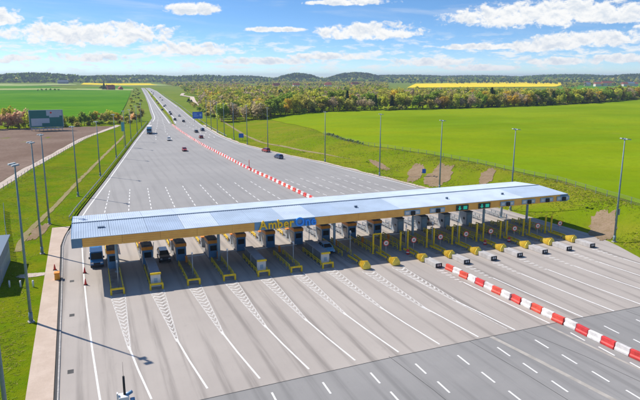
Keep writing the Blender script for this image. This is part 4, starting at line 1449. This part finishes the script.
for (x, y, lb) in ((-6.3, 98.6, 'red traffic cone on the pink walkway next to the orange box'), (-1.9, 95.3, 'red traffic cone on the white edge line, beside the blue van'),
                   (-1.8, 89.5, 'red traffic cone on the white edge line, just in front of the canopy corner')):
    t = thing('traffic_cone', lb, 'traffic cone', (x, y, 0.035 if x < -5 else 0.014), 0, 'traffic cones')
    obj('cone', cone_b, t)
    obj('base', cone_k, t)
    obj('band', cone_w, t)
t = thing('grit_box', 'orange grit box on the pink walkway near the drain', 'box', (-5.75, 93.8, 0.032))
obj('body', MB().box(-0.38, 0.38, -0.55, 0.55, 0, 0.95, taper=0.04).mesh('body', mat('orange_plastic', (0.80, 0.33, 0.02), 0.5, var=0.1), 0.03), t)
obj('lid', MB().box(-0.42, 0.42, -0.6, 0.6, 0.952, 1.08, taper=0.06).mesh('lid', M_ORANGE), t)

# camera mast in the road
t = thing('camera_mast', 'white camera box on a slender mast with a dark antenna above the road', 'camera mast', (1.2, 45.0, 0.012))
obj('pole', MB().cyl((0, 0, 0), (0, 0, 5.0), 0.09, 0.07, 10).box(-0.25, 0.25, -0.25, 0.25, 0, 0.15).mesh('pole', M_GALV), t)
obj('camera_box', MB().box(-0.42, 0.36, -0.5, 0.35, 5.0, 5.55).mesh('camera_box', M_OFFW, 0.04), t)
obj('bracket', MB().bar((0.05, 0, 5.4), (0.62, -0.1, 5.75), 0.2, 0.2).mesh('bracket', M_BLUEP), t)
obj('camera', MB().box(0.42, 0.78, -0.5, -0.2, 5.0, 5.3).mesh('camera', M_BLUEP, 0.02), t)
obj('side_box', MB().box(-0.55, -0.43, -0.2, 0.1, 5.3, 5.8).mesh('side_box', M_OFFW), t)
obj('antenna', MB().cyl((0.05, 0, 5.55), (0.05, 0, 7.1), 0.1, 0.09, 10).cyl((0.05, 0, 7.1), (0.06, 0, 8.3), 0.015, 0.01, 6).mesh('antenna', M_BLACK), t)

# ------------------------------------------------------------------ fences and guard rails
def fence(name, pts, label, cat, h, step, m, bars, group=None, pw=0.05):
    t = thing(name, label, cat, (0, 0, 0), 0, group)
    pm = MB().box(-pw, pw, -pw, pw, -0.3, h).mesh('post', m)
    P = [Vector((x, y, 0)) for x, y in pts]
    out = []
    for a, b in zip(P[:-1], P[1:]):
        n = max(1, int((b - a).length / step))
        for i in range(n):
            out.append(a.lerp(b, i / n))
    out.append(P[-1])
    for p in out:
        obj('post', pm, t, (p.x, p.y, terrain(p.x, p.y)))
    mb = MB()
    for a, b in zip(out[:-1], out[1:]):
        za, zb = terrain(a.x, a.y), terrain(b.x, b.y)
        for (zz, ww, hh) in bars:
            mb.bar((a.x, a.y + 0.0, za + zz), (b.x, b.y, zb + zz), ww, hh)
    obj('rails' if hh > 0.1 else 'wires', mb.mesh('rails', m), t)


fence('field_fence', [(ip(XF, y) - 1.0, y) for y in range(60, 260, 8)], 'thin wire fence along the top of the grassy bank', 'fence', 1.5, 4.0, M_FENCE,
      [(0.3, 0.02, 0.02), (0.6, 0.02, 0.02), (0.9, 0.02, 0.02), (1.2, 0.02, 0.02), (1.45, 0.03, 0.03)])
fence('track_fence', [(ip(TRK, y) + 2.2, y) for y in range(142, 330, 8)], 'wire fence between the gravel track and the verge', 'fence', 1.6, 4.0, M_FENCE,
      [(0.3, 0.02, 0.02), (0.7, 0.02, 0.02), (1.1, 0.02, 0.02), (1.55, 0.03, 0.03)])
fence('yard_fence', [(-13.6, 107.8), (-15.0, 118), (-16.6, 130), (-19, 150)], 'dark mesh fence running from the hut along the verge', 'fence', 1.9, 2.5, M_MAST,
      [(z, 0.03, 0.03) for z in np.arange(0.15, 1.95, 0.22)])
fence('guard_rail', [(ip(XL, y) - 1.3, y) for y in range(134, 420, 8)], 'steel guard rail along the verge side of the motorway', 'guard rail', 0.75, 4.0, M_GALV,
      [(0.62, 0.08, 0.3)], 'guard rails')
fence('guard_rail', [(ip(MEDL, y) + 0.3, y) for y in range(396, 1100, 24)], 'steel guard rail along the grass central reservation', 'guard rail', 0.75, 8.0, M_GALV,
      [(0.62, 0.08, 0.3)], 'guard rails')
fence('guard_rail', [(ip(XR, y) + 2.4, y) for y in range(300, 1100, 24)], 'steel guard rail on the wood side of the departing carriageway', 'guard rail', 0.75, 8.0, M_GALV,
      [(0.62, 0.08, 0.3)], 'guard rails')

# ------------------------------------------------------------------ far houses
def house(x, y, L, W, h, rh, rz, walls, roofm, label, z=None):
    t = thing('house', label, 'house', (x, y, terrain(x, y) if z is None else z), rz, 'distant houses')
    obj('wall', MB().box(-L / 2, L / 2, -W / 2, W / 2, -1.0, h).mesh('wall', walls), t)
    mb = MB()
    e = 0.5
    a = [(-L / 2 - e, -W / 2 - e, h), (-L / 2 - e, W / 2 + e, h), (-L / 2 - e, 0, h + rh)]
    b = [(L / 2 + e, -W / 2 - e, h), (L / 2 + e, W / 2 + e, h), (L / 2 + e, 0, h + rh)]
    mb.loft([a, b])
    r = obj('roof', mb.mesh('roof', roofm), t)
    obj('chimney', MB().box(L * 0.2, L * 0.2 + 0.9, -0.5, 0.5, h + rh * 0.5, h + rh + 1.2).mesh('chimney', M_BRICK), r)
    n = max(2, int(L / 4))
    wm = MB().box(-0.7, 0.7, -0.06, 0.0, -0.8, 0.8).mesh('window', M_GLASS)
    for i in range(n):
        obj('window', wm, t, (-L / 2 + L * (i + 0.5) / n, -W / 2 - 0.003, h * 0.55))
    obj('door', MB().box(-0.6, 0.6, -0.05, 0.0, 0, 2.1).mesh('door', M_DARK), t, (L * 0.08, -W / 2 - 0.004, 0))


house(61, 1497, 17, 11, 5.5, 6, RAD(20), M_BRICK, M_ROOFRED, 'red brick farmhouse with red roof standing in the green field beside dark trees')
house(84, 1520, 14, 9, 4, 4, RAD(100), M_BRICK, M_ROOFRED, 'low red barn next to the brick farmhouse')
hs = random.Random(11)
vil = [(470, 1500), (560, 1600), (640, 1560), (700, 1700), (760, 1640), (330, 1500), (430, 1750)]
for i, (x, y) in enumerate(vil):
    house(x, y, hs.uniform(14, 22), 11, hs.uniform(6, 9), hs.uniform(5, 7), RAD(hs.uniform(-30, 30)), M_WALLW, M_ROOFRED,
          'pale rendered house with red roof among the trees of the wood')
for i in range(12):
    a = RAD(47.2 + hs.uniform(-2.2, 2.2))
    r = 2250 + hs.uniform(-160, 260)
    x, y = r * math.sin(a), r * math.cos(a)
    house(x, y, hs.uniform(16, 34), 14, hs.uniform(6, 10), hs.uniform(5, 7), RAD(hs.uniform(-40, 0)), M_WALLW, M_ROOFRED if i % 3 else M_RIDGE,
          'pale house of the distant village beyond the wood')
house(-75, 2700, 40, 16, 8, 6, RAD(10), M_RIDGE, M_RIDGE, 'dark long barn at the far edge of the green field')

# ------------------------------------------------------------------ trees
def fast_quads(name, C, A, B, mats, mi=None):
    """leaf quads: centre C, half axes A and B (n x 3 arrays)"""
    n = len(C)
    V = np.empty((n, 4, 3), np.float32)
    V[:, 0] = C - A - B
    V[:, 1] = C + A - B
    V[:, 2] = C + A + B
    V[:, 3] = C - A + B
    me = bpy.data.meshes.new(name)
    me.vertices.add(n * 4)
    me.vertices.foreach_set('co', V.reshape(-1))
    me.loops.add(n * 4)
    me.loops.foreach_set('vertex_index', np.arange(n * 4, dtype=np.int32))
    me.polygons.add(n)
    me.polygons.foreach_set('loop_start', np.arange(0, n * 4, 4, dtype=np.int32))
    me.polygons.foreach_set('loop_total', np.full(n, 4, np.int32))
    for m in mats:
        me.materials.append(m)
    if mi is not None:
        me.polygons.foreach_set('material_index', mi.astype(np.int32))
    me.update(calc_edges=True)
    me.validate()
    return me


def rand_axes(n, s0, s1, up=0.75):
    nn = rng.normal(size=(n, 3)) * 0.62
    nn[:, 2] += up                                            # leaf faces turn towards the light above
    nn /= np.linalg.norm(nn, axis=1, keepdims=True)
    a = np.cross(nn, rng.normal(size=(n, 3)))
    b = np.cross(nn, a)
    a /= np.linalg.norm(a, axis=1, keepdims=True)
    b -= a * np.sum(a * b, axis=1, keepdims=True)
    b /= np.linalg.norm(b, axis=1, keepdims=True)
    s = rng.uniform(s0, s1, size=(n, 1)) / 2
    return a * s, b * s * rng.uniform(0.5, 1.0, size=(n, 1))


def crown_points(n, h, wd, z0, conifer=False, nclump=16):
    """points spread through an uneven crown made of clumps"""
    if conifer:
        u = rng.uniform(0, 1, n) ** 0.7
        tier = np.floor(u * 9) / 9 + 0.11 * (u * 9 % 1) ** 1.6
        r = (1 - u) * wd * (0.55 + 0.45 * (1 - (u * 9 % 1))) * np.sqrt(rng.uniform(0.25, 1, n))
        a = rng.uniform(0, 2 * np.pi, n)
        return np.stack([r * np.cos(a), r * np.sin(a), z0 + u * h], 1)
    cs = []
    for _ in range(nclump):
        v = rng.normal(size=3)
        v /= np.linalg.norm(v)
        rr = rng.uniform(0.25, 0.78)
        cs.append((v[0] * wd * rr, v[1] * wd * rr, z0 + h * 0.5 + v[2] * h * 0.5 * rr * 1.05, rng.uniform(0.24, 0.42)))
    cs = np.array(cs)
    k = rng.integers(0, nclump, n)
    d = rng.normal(size=(n, 3))
    d /= np.linalg.norm(d, axis=1, keepdims=True)
    rad = cs[k, 3:4] * rng.uniform(0.55, 1.08, (n, 1))
    return cs[k, :3] + d * rad * np.array([wd, wd, h * 0.5])


def tree_proto(kind, h, wd, n, leaf, z0f=0.07):
    con = kind == 'dark'
    C = crown_points(n, h * (1 - z0f), wd, h * z0f, con)
    A, B = rand_axes(n, leaf * 0.7, leaf * 1.3)
    cr = fast_quads('crown', C, A, B, [LEAF[kind]])
    mb = MB().cyl((0, 0, -0.4), (0.1, 0.05, h * 0.55), h * 0.022, h * 0.009, 7)
    r = random.Random(int(h * 100))
    for i in range(6):
        a = i * 1.05 + r.uniform(0, 0.6)
        z = h * r.uniform(0.25, 0.5)
        mb.cyl((0.05, 0.03, z), (math.cos(a) * wd * 0.6, math.sin(a) * wd * 0.6, z + h * r.uniform(0.15, 0.3)), h * 0.008, h * 0.003, 5)
    return cr, mb.mesh('trunk', M_BARK)


PROTO = {k: [tree_proto(k, 10.0, 3.6 if k != 'dark' else 2.6, 620 if k != 'bare' else 420, 0.75 if k != 'bare' else 0.55) for _ in range(3)] for k in LEAF_KEYS}
BUSH = {k: [tree_proto(k, 3.2, 1.9, 320, 0.5, 0.05) for _ in range(2)] for k in ('green', 'lime', 'olive', 'rust', 'dark', 'amber')}
WORD = {'green': 'fresh green leafed tree', 'lime': 'yellow green leafed tree', 'olive': 'olive brown budding tree', 'bare': 'bare twiggy brown tree', 'amber': 'amber yellow tree',
        'rust': 'rust red blossoming tree', 'dark': 'dark evergreen conifer'}


def tree(x, y, kind, h, place, group, wf=1.0, bush=False):
    cr, tk = random.choice((BUSH if bush else PROTO)[kind])
    s = h / (3.2 if bush else 10.0)
    word = WORD[kind].replace('tree', 'shrub').replace('conifer', 'shrub') if bush else WORD[kind]
    t = thing('shrub' if bush else 'tree', word + ' ' + place, 'shrub' if bush else 'tree', (x, y, terrain(x, y) - 0.1), random.uniform(0, 6.28), group,
              (s * wf, s * wf, s))
    obj('trunk', tk, t)
    obj('crown', cr, t)


TL = [(69, 392), (104, 397), (148, 416), (193, 426), (236, 425), (315, 428), (420, 446), (520, 480), (600, 520), (680, 575)]


def tl_y(x):
    return float(np.interp(x, [p[0] for p in TL], [p[1] for p in TL]))


# rough grass on the bank and the verge
def tufts(name, n, sample, mats, h0, h1, label):
    pts = np.array([p for p in (sample() for _ in range(n)) if p is not None])
    P = np.array([(x, y, terrain(x, y)) for x, y in pts])
    P = np.repeat(P, 3, axis=0)
    m = len(P)
    P[:, :2] += rng.normal(0, 0.12, (m, 2))
    hh = rng.uniform(h0, h1, m)
    a = rng.uniform(0, 6.28, m)
    A = np.stack([np.cos(a), np.sin(a), 0 * a], 1) * (hh * rng.uniform(0.35, 0.8, m))[:, None]
    B = np.stack([rng.normal(0, 0.15, m), rng.normal(0, 0.15, m), hh / 2], 1)
    me = fast_quads(name, P + np.array([0, 0, 1.0]) * (hh * 0.42)[:, None], A, B, mats, rng.integers(0, len(mats), m))
    o = obj(name, me)
    o['kind'] = 'stuff'
    tag(o, label, 'grass')


TG = [m_leaf('tuft_green', (0.32, 0.42, 0.012), 0.55, 0), m_leaf('tuft_dark', (0.25, 0.35, 0.01), 0.55, 0), m_leaf('tuft_straw', (0.50, 0.42, 0.12), 0.5, 0)]


def s_bank():
    y = random.uniform(40, 300) if random.random() < 0.5 else random.uniform(60, 170)
    a, b = ip(XR, y) + 1.0, ip(XF, y) + 0.8
    x = random.uniform(a, b)
    if any(((x - a_) / 10) ** 2 + ((y - b_) / 9) ** 2 < random.uniform(0.25, 1.0) for a_, b_ in ((94.5, 85.5), (96, 147), (93, 156), (103, 134))):
        return None
    return (x, y) if mnoise.noise(Vector((x * 0.11, y * 0.11, 6.0))) + random.uniform(-0.5, 0.5) > -0.05 else None


def s_verge():
    y = random.uniform(38, 220)
    x = random.uniform(-26 if y < 140 else ip(TRK, y) + 1.5, ip(XL, y) - 3.6 if y < 130 else ip(XL, y) - 0.6)
    if -20.9 < x < -13 and 91.5 < y < 107.5:
        return None
    return (x, y) if mnoise.noise(Vector((x * 0.15, y * 0.15, 2.0))) + random.uniform(-0.7, 0.7) > -0.05 else None


tufts('grass_tufts', 26000, s_bank, TG, 0.04, 0.15, 'rough tufts of spring grass on the bank below the crop field')
tufts('grass_tufts', 30000, s_verge, TG[:2] + TG, 0.03, 0.07, 'rough tufts of spring grass on the verge beside the walkway')

# front rows of the wood behind the crop field
ntree = 0
for row in range(3):
    x = 84.0 + row * 2.5
    while x < 690:
        # the woodland mix changes along the edge
        n = mnoise.noise(Vector((x * 0.018, row * 0.4, 3.0)))
        wts = {'green': 3.2, 'lime': 3.8, 'olive': 2.6, 'bare': 1.4 + 2.5 * max(0, n), 'amber': 0.6 + 1.4 * max(0, -n), 'dark': 0.25}
        kind = random.choices(list(wts), list(wts.values()))[0]
        h = random.uniform(11.0, 17.0) * (0.85 if row == 0 else 1.0)
        y = tl_y(x) + row * 8 + random.uniform(-2.5, 3.5)
        if not (x < 130 and y < 400 and row == 0):
            tree(x, y, kind, h, 'in the front of the wood behind the crop field', 'trees at the front of the wood', random.uniform(0.95, 1.3))
            ntree += 1
        x += random.uniform(5.2, 8.6) * (1 + row * 0.12)
# low scrub along the foot of the wood
x = 150.0
while x < 640:
    if mnoise.noise(Vector((x * 0.03, 8.0, 0))) > -0.1:
        tree(x, tl_y(x) - random.uniform(3, 5.5), random.choice(('green', 'dark', 'olive', 'lime')), random.uniform(2.5, 4.5),
             'along the foot of the wood behind the crop field', 'scrub along the wood', 1.4, True)
    x += random.uniform(5, 10)
# trees behind the billboard and the ploughed field
for i in range(11):
    x = -66 + i * 3.6 + random.uniform(-1, 1)
    tree(x, 392 + random.uniform(-3, 6), ('rust', 'rust', 'lime', 'rust')[i % 4], random.uniform(10, 14.5),
         'in the row behind the teal billboard', 'trees behind the billboard', 0.95)
for i in range(30):
    x = -40 + i * 2.6 + random.uniform(-1.2, 1.2)
    y = 398 + max(0, x + 10) * 0.8 + random.uniform(-4, 8)
    if x > ip(XL, y) - 4:
        continue
    if x < -16 and i % 2:
        continue
    tree(x, y, random.choice(('lime', 'green', 'olive', 'lime', 'rust', 'green', 'amber')), random.uniform(4.5, 9.5), 'in the hedge along the end of the ploughed field',
         'trees along the ploughed field', 1.15)
for i in range(16):
    x = -70 + i * 6.5
    tree(x, 394 + max(0, x + 5) * 0.7 + random.uniform(-3, 1), random.choice(('lime', 'green', 'olive')), random.uniform(2.2, 4.0), 'at the end of the ploughed field',
         'shrubs along the ploughed field', 1.3, True) if x < 30 else None
# scrub between the far field and the motorway
for i in range(34):
    y = 440 + i * i * 0.9 + i * 6
    x = ip(XL, y) - random.uniform(7, 20)
    tree(x, y, random.choice(('olive', 'lime', 'green', 'lime')), random.uniform(2.0, 4.2), 'between the far green field and the motorway', 'shrubs beside the motorway', 1.3, True)
for i in range(26):
    y = 330 + i * 16
    x = ip(XR, y) + random.uniform(10, 15) + max(0, y - 420) * 0.02
    if y > 430:
        tree(x, y, random.choice(('dark', 'olive', 'green')), random.uniform(2.5, 4.5), 'on the shoulder of the departing carriageway', 'shrubs on the shoulder', 1.4, True)
for i in range(22):
    tree(ip(XF, 252 - i * 1.9) + 0.8, 252 - i * 1.9, random.choice(('green', 'dark', 'green')), random.uniform(0.7, 1.3), 'added for the shaded edge on top of the bank', 'shrubs added for the bank shade', 1.3, True)  # low shrubs added to stand for the dark shade along the bank top
for (x, y, h, k) in ((46, 1490, 16, 'dark'), (52, 1500, 12, 'dark'), (40, 1496, 10, 'green'), (-70, 1345, 5, 'green'), (-62, 1348, 5.5, 'green'), (-54, 1350, 5, 'green'), (-47, 1352, 4.5, 'green'), (-78, 1342, 5, 'green'), (-85, 1340, 4, 'green')):
    tree(x, y, k, h, 'standing out in the far green field', 'trees in the far field', 1.5)


# ---- the rest of the wood and the far forests: one mass each
def forest(name, pts, hts, kinds, nq, leaf, label, wfac=0.36):
    N = len(pts)
    Z = np.array([terrain(px, py) for px, py in pts])
    C = []
    for i in range(12):
        C.append(crown_points(nq, 1.0, 1.0, 0.0, False, 9))
    C = np.array(C)
    pick = rng.integers(0, 12, N)
    base = C[pick]                                             # N x nq x 3
    ang = rng.uniform(0, 6.28, N)
    ca, sa = np.cos(ang)[:, None], np.sin(ang)[:, None]
    wdt = (hts * wfac * rng.uniform(0.9, 1.3, N))[:, None]
    X = (base[:, :, 0] * ca - base[:, :, 1] * sa) * wdt + pts[:, 0:1]
    Y = (base[:, :, 0] * sa + base[:, :, 1] * ca) * wdt + pts[:, 1:2]
    zz = base[:, :, 2] * (hts * 0.85)[:, None] + (Z + hts * 0.12)[:, None]
    P = np.stack([X, Y, zz], 2).reshape(-1, 3)
    sc = np.repeat(hts / 12.0, nq)[:, None]
    A, B = rand_axes(len(P), leaf * 0.7, leaf * 1.3)
    me = fast_quads(name, P, A * sc, B * sc, [LEAF[k] for k in LEAF_KEYS], np.repeat(kinds, nq))
    o = obj(name, me)
    o['kind'] = 'stuff'
    tag(o, label, 'forest')
    return o


def pick_kinds(pts, dark=0.06):
    n = len(pts)
    base = np.array([3.2, 3.8, 2.8, 1.6, 0.4, 0.0, dark * 9])
    out = np.empty(n, np.int64)
    for i, (x, y) in enumerate(pts):
        q = mnoise.noise(Vector((x * 0.008, y * 0.008, 2.0)))
        wv = base * np.array([1 + max(0, q) * 2, 1 + max(0, -q), 1, 1 + max(0, q), 1 + max(0, -q) * 1.5, 0, 1])
        out[i] = rng.choice(7, p=wv / wv.sum())
    return out


def polar_pts(n, a0, a1, r0, r1, keep):
    a = np.radians(rng.uniform(a0, a1, n))
    r = np.sqrt(rng.uniform(r0 * r0, r1 * r1, n))
    pts = np.stack([r * np.sin(a), r * np.cos(a)], 1)
    m = np.array([keep(x, y, math.degrees(aa), rr) for (x, y), aa, rr in zip(pts, a, r)])
    return pts[m]


def keep_mid(x, y, a, r):
    if y < tl_y(x) + 22 and x < 700:
        return False
    if x < ip(XR, min(y, 1740)) + 14 + max(0, (y - 430)) * 0.035:
        return False
    if a > 27.5 and r > 760 + 60 * mnoise.noise(Vector((a * 0.3, 0, 0))):
        return False
    if 640 < y < 1180 and abs(x - ip(FPT, y)) < 7:
        return False
    return mnoise.noise(Vector((x * 0.006, y * 0.006, 5.0))) > -0.42


mid = polar_pts(8500, 8, 58, 400, 1000, keep_mid)
forest('wood', mid, rng.uniform(9.5, 16, len(mid)), pick_kinds(mid), 70, 1.35, 'mixed spring wood stretching back behind the front trees')


def keep_far(x, y, a, r):
    if x < ip(XR, min(y, 1740)) + 30 + max(0, (y - 900)) * 0.06:
        return False
    if 28 < a < 43.5 and r < 3000:
        return False
    if a >= 43.5 and r < 1500:
        return False
    if a >= 43.5:
        return mnoise.noise(Vector((x * 0.004, y * 0.004, 5.0))) > 0.15
    return mnoise.noise(Vector((x * 0.0028, y * 0.0028, 5.0))) > -0.22


far = polar_pts(12000, 6, 58, 1000, 2700, keep_far)
forest('far_wood', far, rng.uniform(9, 15, len(far)), pick_kinds(far, 0.12), 22, 2.7, 'far mixed wood fading into haze towards the horizon')


def keep_ridge(x, y, a, r):
    if -12 < a < 5 and r < 2800:
        return False
    return mnoise.noise(Vector((x * 0.0016, y * 0.0016, 1.0))) > -0.3


rdg = polar_pts(11000, -16, 62, 2750, 4600, keep_ridge)
kd = rng.choice([0, 2, 6], len(rdg), p=[0.25, 0.15, 0.6])
forest('ridge_forest', rdg, rng.uniform(13, 22, len(rdg)), kd, 14, 4.6, 'dark forest belt on the low ridges along the horizon')
# wooded knolls standing a little higher
for (a, r, wd_, hh) in ((19.5, 3300, 150, 33), (25.0, 3500, 200, 35), (29.5, 4200, 650, 27), (5.0, 3600, 380, 24), (-3.8, 3050, 330, 29), (2.0, 3400, 300, 22), (10.5, 3300, 280, 25), (14.0, 3600, 260, 20), (36.0, 4300, 650, 22), (44.0, 4100, 500, 22), (50.0, 3900, 400, 26)):
    cx, cy = r * math.sin(RAD(a)), r * math.cos(RAD(a))
    mb = MB()
    rings = []
    for k in range(8):
        q = k / 7
        rings.append([(cx + wd_ * (1 - q) * math.cos(b_), cy + wd_ * 0.6 * (1 - q) * math.sin(b_), terrain(cx, cy) - 6 + (hh + 6) * (1 - (1 - q) ** 2))
                      for b_ in np.linspace(0, 2 * math.pi, 28)[:-1]])
    mb.loft(rings, caps=False)
    struct('hill', mb.mesh('hill', M_MEADOW))
    n = int(wd_ * 3.2)
    th = rng.uniform(0, 6.28, n)
    q = np.sqrt(rng.uniform(0, 1, n))
    pts = np.stack([cx + wd_ * q * np.cos(th), cy + wd_ * 0.6 * q * np.sin(th)], 1)
    zadd = (hh + 6) * (1 - q ** 2) - 6
    hts = rng.uniform(12, 19, n)
    Ckn = crown_points(14, 1.0, 1.0, 0.0, False, 9)
    P = Ckn[None] * np.stack([hts * 0.4, hts * 0.4, hts * 0.9], 1)[:, None, :]
    P = P + np.stack([pts[:, 0], pts[:, 1], terrain(cx, cy) + zadd], 1)[:, None, :]
    P = P.reshape(-1, 3)
    A, B = rand_axes(len(P), 4.0, 7.0)
    me = fast_quads('hill_forest', P, A, B, [LEAF['dark'], LEAF['green']], np.repeat(rng.choice([0, 1], n, p=[0.8, 0.2]), 14))
    o = obj('hill_forest', me)
    o['kind'] = 'stuff'
    tag(o, 'dark forest covering a wooded knoll on the horizon', 'forest', 'wooded knolls')

# ------------------------------------------------------------------ haze: the air over the whole place
hm = bpy.data.materials.new('haze_air')
hm.use_nodes = True
ht = hm.node_tree
ht.nodes.clear()
ho = ht.nodes.new('ShaderNodeOutputMaterial')
pv = ht.nodes.new('ShaderNodeVolumePrincipled')
pv.inputs['Color'].default_value = (0.62, 0.76, 0.95, 1)
pv.inputs['Density'].default_value = 0.0001
pv.inputs['Anisotropy'].default_value = 0.1
ht.links.new(pv.outputs[0], ho.inputs['Volume'])
hz = obj('haze', MB().box(-9500, 12500, -700, 13500, -12, 95).mesh('haze', hm))
hz['kind'] = 'stuff'
tag(hz, 'thin blue spring haze lying over the whole countryside', 'haze')
